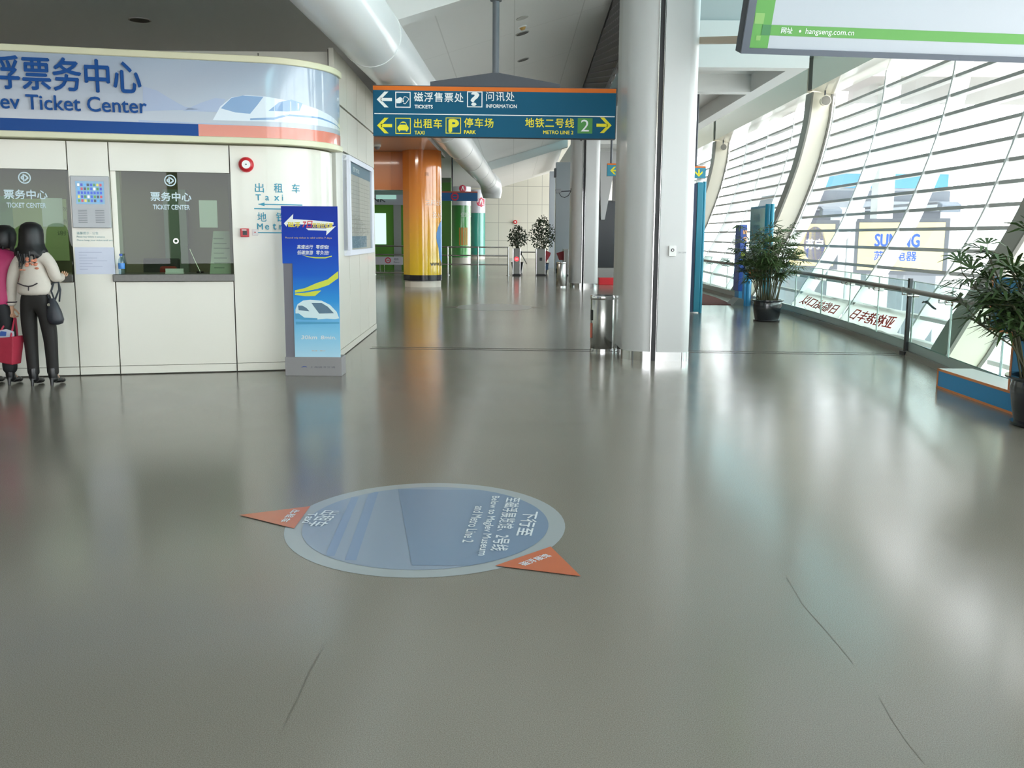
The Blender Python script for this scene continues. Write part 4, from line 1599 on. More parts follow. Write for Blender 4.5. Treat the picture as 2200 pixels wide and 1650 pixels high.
# ------------------------------------------------------------------ ceiling downlights
def ceil_hit(px, py, flatz=None):
    d = ray(px, py)
    if flatz:
        return Vector((0, 0, CAM_H)) + d * ((flatz - CAM_H) / d.z), Vector((0, 0, 1))
    # plane z = 5.27 + .3 (x - .02 Y)
    t = (5.27 - CAM_H) / (d.z - .3 * d.x + .006 * d.y)
    return Vector((0, 0, CAM_H)) + d * t, Vector((-.3, .006, 1)).normalized()


for (px, py, fz, rr, lab) in ((300, 42, 4.6, .16, 'dark recessed downlight in the low ceiling above the ticket booth'),
                              (1122, 71, None, .13, 'recessed downlight in the sloping ceiling, nearest the sign pole collar'),
                              (1124, 128, None, .13, 'recessed downlight in the sloping ceiling beside the lower sign pole')):
    q, nn = ceil_hit(px, py, fz)
    t = thing('downlight', lab, 'downlight', q, group='recessed ceiling downlights')
    m = MB()
    m.tube([q - nn * .012, q + nn * .01], rr, 24)
    m.build('trim_ring', mat('downlight_ring', 'a9a6a0', .4), t, smooth=40)
    MB().tube([q - nn * .016, q - nn * .011], rr * .86, 24).build('aperture', mat('downlight_dark', '2a2723', .5), t)
q, nn = ceil_hit(1122, 57)
t = thing('smoke_detector', 'small amber-white smoke detector on the sloping ceiling above the downlights', 'smoke detector', q)
MB().tube([q + nn * .01, q - nn * .02], .08, 18).build('base', WHITE, t, smooth=40)
MB().tube([q - nn * .02, q - nn * .06], [.06, .035], 18).build('sensor', mat('amber_plastic', 'c79a52', .4), t, smooth=40)
q, nn = ceil_hit(1122, 38)
m = MB()
m.tube([q + nn * .01, q - nn * .012], .11, 20)
tag(m.build('ceiling_cover_plate', mat('cover_plate', 'b7b4ae', .5), loc=q, smooth=40), 'pale round cover plate flush with the sloping ceiling', 'cover plate')
# ------------------------------------------------------------------ orange advertising column and the shops beyond
oc = thing('advertising_column', 'glossy orange to yellow advertising column on a white plinth with black band', 'column', (-2.72, 28.9, 0))
ox, oy, orad = -2.70, 28.9, .57
prof = arc(ox, oy, orad, -128, 150, 40) + [(ox - orad * .98, oy + .15), (ox - orad * 1.0, oy - .12)]
OWRAP = gradient_mat('column_print', [(0, 'e8c62a'), (1, 'f08a44'), (.25, 'eab83a'), (.55, 'ee9c44')], .36, 3.98, .12, .9)
MB().prism(prof, .36, 3.98).build('printed_wrap', OWRAP, oc, smooth=20)
MB().prism([(ox + (a - ox) * 1.01, oy + (b - oy) * 1.01) for a, b in prof], .19, .36).build('black_band', mat('gloss_black', '23242b', .2), oc, smooth=20)
MB().prism([(ox + (a - ox) * .95, oy + (b - oy) * .95) for a, b in prof], 0, .19).build('plinth', CREAM, oc, smooth=20)


class Cyl:
    def __init__(s, cx, cy, r):
        s.c = (cx, cy, r)

    def __call__(s, x, y, k=1):
        cx, cy, r = s.c
        a = -math.pi / 2 + x / r
        return Vector((cx + (r + .004 * k) * math.cos(a), cy + (r + .004 * k) * math.sin(a), y))


cy_ = Cyl(ox, oy, orad)
zY = lambda py: at_depth(905, py, oy - orad).z
m = MB()
text(m, cy_, '王府上海', .14, zY(441), .16, .62, bold=.0)
text(m, cy_, '投入使用', .36, zY(468), .17, .62, bold=.0)
m.build('white_lettering', mat('pale_print', 'f8efe2', .3), oc)
m = MB()
text(m, cy_, 'www.bank', .27, zY(571), .13, .7, bold=.02)
m.build('black_lettering', mat('dark_print', '2b2a22', .3), oc)
m = MB()
pts = [(.50, 1.45), (.53, 1.75), (.60, 1.95), (.70, 2.05), (.85, 2.0), (.85, .75), (.62, .72), (.56, .95)]
bmx = [pts]
m.grid([[cy_(.86 - w_ * (1 - j / 4), z_) for j in range(5)] for z_, w_ in ((.72, .10), (.85, .22), (1.0, .25), (1.15, .27), (1.3, .34), (1.45, .37), (1.6, .36), (1.75, .30), (1.88, .20), (1.97, .06))])
m.build('blue_print', mat('blue_print', '4d8fd0', .3), oc, smooth=60)
m = MB()
text(m, cy_, '回', .13, zY(378), .1, .1)
m.build('grey_print', mat('brown_print', 'a8703c', .3), oc)

OG = mat('orange_fascia', 'dc8440', .3, coat=.3)
ofa = thing('shop_fascia', 'orange shop fascia beam left of the orange column', 'fascia', (-6, 29.2, 2.85))
MB().box(-12, ox - .58, 29.1, 29.35, 2.86, 3.975).build('beam', OG, ofa)
MB().box(ox - .95, ox - .58, 29.05, 29.10, 2.86, 3.975).build('side_panel', mat('orange_shaded_panel', 'c9702a', .3, coat=.3), ofa)  # darker orange stands in for the shade on this facet
cl = thing('fill_lamp', 'added unseen soffit lamp brightening the orange shop area behind the booth', 'lamp', (-4.6, 25, 3.96))
MB().box(-5.4, -3.9, 24.6, 25.4, 3.955, 3.985).build('frame', WHITE, cl)  # frame of the added fill lamp
MB().box(-5.3, -4.0, 24.7, 25.3, 3.95, 3.956).build('added_diffuser', mat('fill_diffuser', 'fff4e2', .5, emit=4), cl)
area_light('fill_light', (-4.6, 25, 3.94), 1.4, .7, 130, (1, .95, .87))  # panel and light added out of view to brighten the orange shop area
q = at_depth(811, 325, 27)
sd = thing('dome_camera', 'small white dome camera on the glossy soffit beside the booth edge', 'camera', (q.x, 27, 3.98))
MB().tube([(q.x, 27, 3.98), (q.x, 27, 3.93)], .1, 18).build('base', WHITE, sd, smooth=40)
MB().lathe([(0.0, -.09), (.05, -.07), (.08, -.03), (.085, 0)], (q.x, 27, 3.93), 18).build('dome', mat('smoke_dome', '8f9297', .15), sd, smooth=60)

bkY = 42.0
B_ = lambda px, py: at_depth(px, py, bkY)
bs_ = thing('bank_front', 'green and grey bank shop front beyond the ticket booth, lettered BANK', 'shop', (-8, bkY, 0))
MB().box(-16, -4.3, bkY, bkY + .3, 0, B_(800, 440).z).build('green_wall', mat('green_enamel', '5f9d3c', .35), bs_)
MB().box(-16, -4.3, bkY - .12, bkY, B_(800, 440).z, B_(800, 418).z).build('sign_band', mat('grey_lilac_band', 'b5b6c0', .4), bs_)
MB().box(-16, -4.3, bkY - .05, bkY + .3, B_(800, 418).z, 4.6).build('upper_band', mat('grey_green_band', '8ea39a', .4), bs_)
p = Plane((0, bkY - .12, 0), (1, 0, 0), (0, 0, 1), .004)
m = MB()
text(m, p, 'BANK', B_(829, 434).x, B_(829, 434).z, .2, 1.05, bold=.02, align='R')
m.build('lettering', mat('dark_grey_letters', '55565c', .5), bs_)
a, b = B_(816, 458), B_(830, 525)
MB().box(a.x - .3, b.x, bkY - .02, bkY, b.z, a.z).build('lit_window', mat('lit_window', 'dff6f4', .3, emit=.9), bs_)
MB().box(B_(846, 500).x, B_(862, 500).x, bkY - .03, bkY, 0, B_(800, 440).z).build('grey_pilaster', mat('grey_pilaster', 'a5aaa6', .5), bs_)
q = B_(827, 422)
MB().box(q.x - .35, q.x + .5, bkY - .2, bkY - .12, B_(800, 428).z, B_(800, 419).z).build('window_lamp', mat('cyan_lamp', 'b5e6d8', .3, emit=.5), bs_)

GRN = mat('green_pilaster', '5a8f45', .35)
gp = thing('green_pilaster', 'green pilaster just right of the orange column', 'pilaster', (-3.3, 46, 0))
a, b = at_depth(950, 400, 46), at_depth(969, 400, 46)
MB().box(a.x - .6, b.x, 46, 46.6, 0, 4.2).build('panel', GRN, gp)
MB().box(a.x - .6, b.x, 45.98, 46.02, at_depth(960, 392, 46).z, 4.2).build('upper_panel', mat('grey_green_panel', '6c7f66', .35), gp)
gc = thing('advertising_column', 'green wrapped advertising column with white top, behind the gate fence', 'column', (-2.9, 52, 0))
a, b = at_depth(968, 500, 52), at_depth(1011, 500, 52)
gx, gr = (a.x + b.x) / 2, (b.x - a.x) / 2
zz = lambda py, Y: at_depth(990, py, Y).z
MB().lathe([(gr, .33), (gr, zz(441, 52))], (gx, 52.5, 0), 36).build('green_wrap', gradient_mat('green_print', [(0, '6fbf72'), (1, '3d8b3f'), (.4, '5ab05c')], .3, 3.1, .15, .8), gc, smooth=40)
MB().lathe([(gr, zz(441, 52)), (gr, 4.1)], (gx, 52.5, 0), 36).build('white_top', mat('lilac_white', 'dcdce6', .2, coat=.6), gc, smooth=40)
MB().lathe([(gr * .97, 0), (gr * .97, .33)], (gx, 52.5, 0), 36).build('plinth', CREAM, gc, smooth=40)
cg = Cyl(gx, 52.5, gr)
m = MB()
text(m, cg, '便捷生活', .02, zz(466, 52), .24, .9, bold=.01)
m.build('lettering', mat('pale_green_letters', 'cfe2cf', .4), gc)
m = MB()
m.grid([[cg(x, z) for z in (zz(527, 52), zz(510, 52), zz(489, 52))] for x in (-.08, .08, .24, .4)])
m.build('orange_poster', mat('orange_poster', 'c98a3a', .4), gc, smooth=60)
tc = thing('advertising_column', 'teal wrapped advertising column with white top and red emblem, farthest back', 'column', (-2.4, 62, 0))
a, b = at_depth(1008, 500, 62), at_depth(1042, 500, 62)
tx_, tr = (a.x + b.x) / 2, (b.x - a.x) / 2
MB().lathe([(tr, .28), (tr, zz(457, 62))], (tx_, 62.6, 0), 36).build('teal_wrap', mat('teal_print', '3aa08f', .15, coat=.8), tc, smooth=40)
MB().lathe([(tr, zz(457, 62)), (tr, 4.4)], (tx_, 62.6, 0), 36).build('white_top', mat('lilac_white', 'dcdce6', .2, coat=.6), tc, smooth=40)
MB().lathe([(tr * .97, 0), (tr * .97, .28)], (tx_, 62.6, 0), 36).build('plinth', CREAM, tc, smooth=40)
ct = Cyl(tx_, 62.6, tr)
RMARK = mat('rose_red', 'cc3a55', .4)
for name, cyl, x, z, r0 in (('red_emblem', ct, .28, zz(434, 62), .32), ('red_emblem', cg, .12, zz(405, 52), .2)):
    m = MB()
    for i in range(6):
        y0_, y1_ = -1 + i / 3, -1 + (i + 1) / 3
        w0, w1 = math.sqrt(max(0, 1 - y0_ ** 2)), math.sqrt(max(0, 1 - y1_ ** 2))
        m.grid([[cyl(x - w0 * r0 + 2 * w0 * r0 * j / 4, z + y0_ * r0) for j in range(5)], [cyl(x - w1 * r0 + 2 * w1 * r0 * j / 4, z + y1_ * r0) for j in range(5)]])
    m.build(name, RMARK, tc if cyl is ct else gc, smooth=60)
    m = MB()
    for sx in (-1, 1):
        m.grid([[cyl(x + sx * r0 * .45, z - r0 * .5, 2), cyl(x + sx * r0 * .28, z - r0 * .5, 2)], [cyl(x + sx * .02, z + r0 * .6, 2), cyl(x - sx * .04, z + r0 * .6, 2)]])
    m.build('emblem_stroke', WHITEV, tc if cyl is ct else gc)

# ------------------------------------------------------------------ ticket gates, fences, bins
GY = 37.0
steelbox = mat('gate_steel', '84847f', .4, .35)
gates = []
for i, (pa, pb, lab) in enumerate(((1102, 1118, 'steel turnstile cabinet with lit red no-entry disc'), (1152, 1172, 'steel turnstile cabinet with black square reader and red paddle on its right'),
                                   (1212, 1221, 'steel turnstile cabinet mostly hidden behind the far litter bin, red paddle on its left'))):
    a, b = at_depth(pa, 560, GY), at_depth(pb, 560, GY)
    t = thing('turnstile', lab, 'turnstile', ((a.x + b.x) / 2, GY, 0), group='ticket gates')
    cab = MB().box(a.x, b.x, GY, GY + 1.3, .06, 1.03).build('cabinet', steelbox, t, bevel=.02)
    MB().box(a.x + .01, b.x - .01, GY + .02, GY + 1.28, 0, .07).build('plinth', BLACK, t)
    m = MB()
    m.box(a.x - .002, a.x + .018, GY - .006, GY + .01, .06, 1.03)
    m.box(b.x - .018, b.x + .002, GY - .006, GY + .01, .06, 1.03)
    m.build('edge_strip', CHROME, cab)
    cx = (a.x + b.x) / 2
    if i == 0:
        m = MB()
        p = Plane((cx, GY, .64), (1, 0, 0), (0, 0, 1), .008)
        flat(m, p, ellipse_pts(0, 0, .085, .085, 24))
        m.build('red_disc', mat('red_lamp', 'ff3038', .4, emit=2.5), cab)
        m = MB()
        rect(m, p, -.045, .045, -.012, .012, 2)
        m.build('disc_bar', mat('pale_pink_lamp', 'ffd0d0', .4, emit=1.5), cab)
        m = MB()
        m.box(b.x, b.x + .06, GY + .25, GY + .5, .78, .93)
        m.build('arm_hub', BLACK, t)
        m = MB()
        m.tube([(b.x + .04, GY + .36, .9), (b.x + .58, GY + .36, .9)], .02, 8)
        m.tube([(b.x + .04, GY + .36, .82), (b.x + .25, GY + .2, .45)], .02, 8)
        m.build('arm', CHROME, t)
    elif i == 1:
        MB().box(cx - .05, cx + .05, GY - .012, GY, .58, .70).build('reader', BLACK, cab)
        MB().extrude([(b.x, GY + .5, .98), (b.x + .22, GY + .5, .88), (b.x + .2, GY + .5, .78), (b.x, GY + .5, .44)], (0, .04, 0)).build('paddle', mat('dark_red_paddle', '9b1f2c', .4), t)
        MB().box(b.x, b.x + .13, GY + .55, GY + .9, .22, .45).build('blue_box', mat('blue_box', '3d5a7c', .5), t)
    else:
        MB().extrude([(a.x, GY + .5, .95), (a.x - .28, GY + .5, .87), (a.x - .17, GY + .5, .6), (a.x, GY + .5, .6)], (0, .04, 0)).build('paddle', mat('dark_red_paddle', '9b1f2c', .4), t)


def fence(name, label, xs_, Y, rails, xa, xb):
    t = thing(name, label, 'fence', ((xa + xb) / 2, Y, 0))
    for x in xs_:
        MB().tube([(x, Y, 0), (x, Y, 1.1)], .032, 10).build('post', STEEL, t, smooth=40)
        MB().tube([(x, Y, 0), (x, Y, .03)], .07, 12).build('foot_plate', STEEL, t)
    for z in rails:
        MB().tube([(xa, Y, z), (xb, Y, z)], .026, 10).build('rail', STEEL, t, smooth=40)
    return t


fx = [at_depth(px, 560, GY).x for px in (962, 1027, 1092)]
fence('barrier_fence', 'steel rail fence left of the turnstiles, right of the orange column', fx, GY, (1.08, .76, .42), fx[0] - .9, fx[2])
fx = [at_depth(px, 560, GY).x for px in (815, 864)]
t = fence('barrier_fence', 'steel rail fence with grey metro panel, between booth and orange column', [fx[0] - .2, fx[1] + .3], GY, (1.1, .77, .08), fx[0] - 2.5, fx[1] + .4)
a, b = at_depth(800, 551, GY), at_depth(866, 569, GY)
MB().box(a.x, b.x, GY - .06, GY - .03, b.z, a.z).build('panel', mat('lilac_grey_panel', 'b9bac3', .5), t)
p = Plane((a.x, GY - .06, b.z), (1, 0, 0), (0, 0, 1), .003)
m = MB()
q = at_depth(834, 559, GY)
ring(m, p, q.x - a.x, .17, .075, .115, 1, 24)
rect(m, p, q.x - a.x - .06, q.x - a.x + .06, .155, .185)
m.build('metro_emblem', mat('metro_red', 'c9344a', .45), t)
m = MB()
text(m, p, '地铁', q.x - a.x + .22, .17, .09)
text(m, p, 'Metro', q.x - a.x + .22, .07, .06)
m.build('lettering', mat('dark_grey_letters', '55565c', .5), t)
m = MB()
for i in range(14):
    x = fx[0] - 1.9 + i * .16
    m.tube([(x, GY, .08), (x, GY, .40)], .012, 6)
m.build('bars', STEEL, t)


def litter_bin(x, Y, label, mark):
    t = thing('litter_bin', label, 'litter bin', (x, Y, 0))
    MB().lathe([(.160, .03), (.163, .035), (.163, .70), (.160, .705)], (x, Y, 0), 40).build('body', STEEL, t, smooth=40)
    MB().lathe([(.166, .70), (.170, .705), (.170, .745), (.164, .755), (.13, .755), (.13, .70)], (x, Y, 0), 40).build('rim', CHROME, t, smooth=40)
    MB().lathe([(.0, .70), (.135, .705)], (x, Y, 0), 30).build('inner_pan', BLACK, t)
    MB().lathe([(.168, 0), (.168, .035)], (x, Y, 0), 40).build('base_ring', CHROME, t, smooth=40)
    c_ = Cyl(x, Y, .163)
    m = MB()
    m.grid([[c_(s, z) for z in (.42, .56)] for s in (-.245, -.20, -.165)])
    m.build('opening', BLACK, t, smooth=60)
    if mark:
        m = MB()
        m.grid([[c_(s, z) for z in (.18, .38)] for s in (-.245, -.21, -.175)])
        m.build('warning_label', mat('red_white_label', 'd9705a', .5), t, smooth=60)
    return t


litter_bin(1.225, 12.95, 'polished steel litter bin with red label at the foot of the near column', True)
litter_bin(1.475, 29.1, 'polished steel litter bin beside the far column in front of the red paddle gate', False)

cc = thing('security_camera', 'small security camera with looping cable on the far column', 'camera', at_depth(1212, 405, 29.3))
q = at_depth(1203, 411, 29.3)
MB().obox(q - Vector((.12, .1, .06)), (.16, .0, .02), (0, .2, 0), (-.02, 0, .11)).build('housing', mat('grey_camera', '85878a', .5), cc, bevel=.01)
MB().tube([q + Vector((.04, .1, 0)), q + Vector((.34, .1, .02))], .018, 8).build('bracket', DARKSTEEL, cc)
m = MB()
m.tube([q + Vector((-.02, .1, -.05)), q + Vector((.05, .1, -.15)), q + Vector((.15, .1, -.18)), q + Vector((.26, .1, -.12)), q + Vector((.33, .1, .0)), q + Vector((.34, .1, .1))], .011, 6)
m.build('cable', BLACK, cc, smooth=60)
q = at_depth(1107, 477, 63.95)
MB_ = MB().tube([q, q - Vector((0, .08, 0))], .13, 20)
o = tag(MB_.build('fire_alarm_bell', RED, loc=q, smooth=40), 'tiny red fire alarm bell on the far tiled wall above the left tree', 'alarm bell')
MB().tube([q - Vector((0, .08, 0)), q - Vector((0, .1, 0))], .06, 16).build('centre_disc', WHITE, o)

# dark stairwell front seen between the two columns
st = thing('escalator_hood', 'dark glazed escalator opening with slanted grey soffit seen between the columns', 'escalator', (3.6, 36, 0))
sx = lambda px, Y=36: at_depth(px, 500, Y).x
MB().box(sx(1270), sx(1345), 36.2, 36.5, .35, at_depth(1300, 430, 36).z).build('dark_opening', mat('dark_glass_wall', '20252a', .2), st)
MB().box(sx(1270), sx(1345), 36.0, 36.5, 0, .36).build('plinth', mat('grey_plinth', '9a9996', .5), st)
m = MB()
m.extrude([(sx(1285), 35.9, 4.6), (sx(1345), 35.9, 4.6), (sx(1345), 35.9, at_depth(1320, 335, 36).z), (sx(1314), 35.9, at_depth(1314, 378, 36).z), (sx(1298), 35.9, at_depth(1298, 472, 36).z), (sx(1290), 35.9, at_depth(1290, 472, 36).z)], (0, .6, 0))
m.build('slanted_soffit', mat('soffit_grey', 'b4b3b2', .5), st)
MB().box(sx(1315), sx(1345), 36.1, 36.3, at_depth(1300, 432, 36).z, 4.6).build('upper_panel', mat('brown_grey_panel', '6f6a66', .5), st)
a = on_floor(1287, 612)
MB_ = MB().box(a.x, a.x + .6, a.y, a.y + .35, .0, .22)
tag(MB_.build('red_step_block', mat('red_block', 'd3202c', .5), loc=(a.x + .3, a.y, 0), bevel=.01), 'low red block on the floor seen between the two columns', 'block')

# ------------------------------------------------------------------ kiosks and mat on the right
tt = thing('information_totem', 'tall teal information board seen edge-on right behind the near column', 'information board', (3.6, 19.6, 0))
x = at_depth(1497, 600, 19.5).x - .07
mt = MB()
a = at_depth(1503, 500, 19.5)
MB().box(x + .02, x + .14, 19.5, 21.6, 0.02, 2.62).build('board', TEAL2, tt, bevel=.01)
MB().box(x - .06, x + .022, 19.52, 21.58, .02, 2.60).build('dark_side', mat('navy_panel', '0f2f55', .35), tt)
MB().tube([(x + .17, 19.56, 0), (x + .17, 19.56, 2.64)], .035, 12).build('edge_post', TEAL2, tt, smooth=40)

tt = thing('information_totem', 'teal glazed information board on posts, standing behind the potted palm', 'information board', (5.3, 21, 0))
P0, P1 = Vector((5.30, 22.0, 0)), Vector((5.28, 19.95, 0))
d_ = (P1 - P0)
nrm = Vector((-1, 0, 0))
zk = 2.2
MB().obox(P0 + d_ * .18 + Vector((0, 0, .62)), d_ * .70, (.06, 0, 0), (0, 0, zk - .62)).build('board', TEAL2, tt, bevel=.01)
m = MB()
m.tube([P0 + d_ * .93, P0 + d_ * .93 + Vector((0, 0, zk + .02))], .06, 14)
m.tube([P0 + d_ * 1.0 + Vector((.05, 0, 0)), P0 + d_ * 1.0 + Vector((.05, 0, zk + .02))], .045, 14)
m.build('post', TEAL2, tt, smooth=40)
m = MB()
m.box(5.26, 5.42, 21.75, 21.95, 0, .75)
m.tube([(5.30, 21.55, 0), (5.30, 21.55, .75)], .05, 12)
m.build('leg', mat('blue_leg', '3f93c4', .4), tt, smooth=40)
p = Plane(P0 + d_ * .18 + Vector((-.002, 0, .62)), d_, (0, 0, 1), .004)
p.n = Vector((-1, 0, 0))
Lb, hb = d_.length * .7, zk - .62
m = MB()
rect(m, p, .06, Lb - .06, .75, hb - .05)
m.build('glazed_panel', mat('grey_teal_panel', '5e97a0', .15, coat=.6), tt)
m = MB()
rect(m, p, .12, Lb - .12, .25, .78, 2)
m.build('paper', PAPER, tt)
m = MB()
text(m, p, '问讯', .3, 1.25, .17, .6, k=2)
text(m, p, 'INFO', .3, 1.08, .1, .6, k=2)
m.build('lettering', mat('dark_teal_letters', '3d6e78', .5), tt)
m = MB()
rect(m, p, .1, Lb - .1, .05, .22, 2)
m.build('orange_strip', ORANGE, tt)
# blue leaflet panel left of it
q0, q1 = at_depth(1591, 560, 22.2), at_depth(1603, 485, 22.2)
lp = thing('ticket_machine', 'narrow blue machine with orange number panel, left of the teal information board', 'machine', (q0.x, 22.2, 0))
MB().box(q0.x - .03, q1.x + .03, 22.2, 22.7, .3, at_depth(1600, 483, 22.2).z).build('body', mat('deep_blue_machine', '2a4f9e', .4), lp, bevel=.01)
MB().box(q0.x, q1.x + .02, 22.25, 22.65, 0, .3).build('pedestal', mat('blue_leg', '3f93c4', .4), lp)
p = Plane((q0.x, 22.2, 0), (1, 0, 0), (0, 0, 1), .004)
m = MB()
text(m, p, '9', .04, at_depth(1600, 520, 22.5).z, .12, .08, bold=.02)
rect(m, p, .03, .12, at_depth(1600, 503, 22.5).z, at_depth(1600, 495, 22.5).z)
m.build('orange_lettering', mat('amber_print', 'd9a070', .5), lp)
m = MB()
rect(m, p, .0, q1.x - q0.x, at_depth(1600, 553, 22.5).z, at_depth(1600, 540, 22.5).z)
m.build('lime_strip', mat('lime_print', 'b9c650', .5), lp)
a = on_floor(1578, 655)
MB_ = MB().extrude([(a.x - .1, a.y - .2, 0), (a.x + .3, a.y - .2, 0), (a.x + .3, a.y - .2, .12), (a.x + .05, a.y - .2, .16)], (0, .6, 0))
tag(MB_.build('ramp_block', mat('ramp_grey', '8c8a84', .6), loc=(a.x, a.y, 0)), 'small grey wedge block at the corner of the maroon mat', 'block')
m = MB()
m.prism([(4.0, 21.9), (5.05, 21.9), (5.2, 24.5), (5.2, 31), (4.0, 31)], 0, .012)
tag(m.build('entrance_mat', mat('maroon_mat', '7a4a46', .9, vary=.12, scale=30), loc=(4.6, 26, 0)), 'maroon floor mat beyond the near column by the glass railing', 'mat')

# cut-out photo board by the right edge: blue base with orange edging, upright frame
pb_ = thing('photo_board_stand', 'blue photo board stand with orange edging, behind the right-hand palm', 'display stand', (4.47, 9.2, 0))
BB = mat('bright_blue_board', '2f8fc6', .45)
OE = mat('orange_edge', 'e08a52', .5)
yA, yB, xF = 9.9, 7.9, 4.46
MB().box(xF, xF + .36, yB, yA, 0, .2).build('base', BB, pb_)
MB().box(xF + .005, xF + .355, yB + .01, yA - .01, .2, .203).build('base_top', mat('pale_board_top', 'd9dcda', .5), pb_)
m = MB()
for z0, z1 in ((0, .022), (.18, .204)):
    m.box(xF - .005, xF, yB, yA, z0, z1)
m.box(xF - .005, xF + .0, yA - .02, yA + .004, 0, .204)
m.build('orange_edging', OE, pb_)
MB().box(xF + .02, xF + .06, 8.02, 8.5, .2, 1.2).build('upright_panel', BB, pb_)
MB().box(xF + .02, xF + .06, 8.02, 8.95, .72, 1.2).build('upper_panel', BB, pb_)
m = MB()
m.box(xF + .014, xF + .064, 8.93, 8.96, .70, 1.2)
m.box(xF + .014, xF + .064, 8.48, 8.96, .70, .725)
m.box(xF + .014, xF + .064, 8.48, 8.51, .2, .72)
m.build('frame_edging', OE, pb_)

# ------------------------------------------------------------------ plants
LEAF = mat('dark_palm_leaf', '41582f', .4, vary=.25, scale=6)
LEAF2 = mat('ficus_leaf', '35452f', .5, vary=.25, scale=9)
CANE = mat('palm_cane', '4a4a33', .7, vary=.2, scale=12)
POT = mat('glazed_black_pot', '1d2126', .15, coat=.5)
SOIL = mat('soil', '3a3026', .9)


def palm(x, Y, label, pot_r, pot_h, H, spread, canes, leaves, seed, lean=(0, 0)):
    rnd = random.Random(seed)
    t = thing('potted_palm', label, 'potted plant', (x, Y, 0))
    c = (x, Y, 0)
    MB().lathe([(pot_r * .78, 0), (pot_r * .80, .03), (pot_r * .90, pot_h * .4), (pot_r * .97, pot_h * .75), (pot_r * .93, pot_h * .9), (pot_r * 1.12, pot_h * .96), (pot_r * 1.12, pot_h), (pot_r * .95, pot_h), (pot_r * .9, pot_h * .9)], c, 40).build('pot', POT, t, smooth=50)
    pot_ = t.children[0]
    MB().lathe([(0, pot_h * .9), (pot_r * .92, pot_h * .9)], c, 24).build('soil', SOIL, pot_)
    MB().lathe([(pot_r * .86, 0), (pot_r * .9, .012), (pot_r * .9, .03), (pot_r * .8, .03)], c, 32).build('saucer', POT, pot_, smooth=50)
    st, lf = MB(), MB()
    for i in range(canes):
        a = rnd.uniform(0, 2 * math.pi)
        r0 = pot_r * .75 * math.sqrt(rnd.random())
        base = Vector((x + r0 * math.cos(a), Y + r0 * math.sin(a), pot_h * .88))
        hh = rnd.uniform(.45, 1.0) * (H - pot_h)
        out = rnd.uniform(.1, .55) * spread
        a2 = a + rnd.uniform(-.5, .5)
        tip = base + Vector((math.cos(a2) * out + lean[0] * hh, math.sin(a2) * out + lean[1] * hh, hh))
        mid = base.lerp(tip, .5) + Vector((-math.cos(a2) * out * .2, -math.sin(a2) * out * .2, .03))
        st.tube([base, mid, tip], [.009, .008, .006], 6)
        for k in range(leaves):
            f = 1 - .62 * (k / leaves) * rnd.uniform(.7, 1.1)
            q = base.lerp(mid, f * 2) if f < .5 else mid.lerp(tip, f * 2 - 1)
            b = rnd.uniform(0, 2 * math.pi)
            el = rnd.uniform(-.1, .9)
            pd = Vector((math.cos(b) * math.cos(el), math.sin(b) * math.cos(el), math.sin(el)))
            pl_ = rnd.uniform(.12, .28) * spread
            hub = q + pd * pl_
            st.tube([q, hub], .0035, 4, caps=False)
            nl = rnd.randint(6, 9)
            side_ = pd.cross(Vector((0, 0, 1))).normalized()
            upv = side_.cross(pd).normalized()
            Ll = rnd.uniform(.26, .38) * spread
            for j in range(nl):
                w = (j / (nl - 1) - .5) * rnd.uniform(2.2, 2.9)
                ld = (pd * math.cos(w) + side_ * math.sin(w)).normalized()
                perp = (side_ * math.cos(w) - pd * math.sin(w)).normalized()
                L = Ll * (1 - .25 * abs(w) / 1.4) * rnd.uniform(.85, 1.1)
                droop = rnd.uniform(.12, .4) * L
                wd = .0125 * spread / .75
                p0, p1, p2 = hub, hub + ld * L * .55 + upv * .02 - Vector((0, 0, droop * .25)), hub + ld * L - Vector((0, 0, droop))
                lf.add([p0 - perp * wd * .3, p0 + perp * wd * .3, p1 + perp * wd, p1 - perp * wd, p2 + perp * wd * .25, p2 - perp * wd * .25], [(0, 1, 2, 3), (3, 2, 4, 5)])
    st.build('stems', CANE, t)
    lf.build('foliage', LEAF, t)
    return t


palm(4.73, 17.75, 'potted fan palm in a black pot, before the teal information board', .27, .40, 1.75, .88, 36, 6, 5, lean=(.02, 0))
palm(4.47, 7.85, 'potted fan palm in a black pot at the right edge, by the blue photo board', .30, .42, 1.52, .92, 34, 6, 11, lean=(-.10, 0))


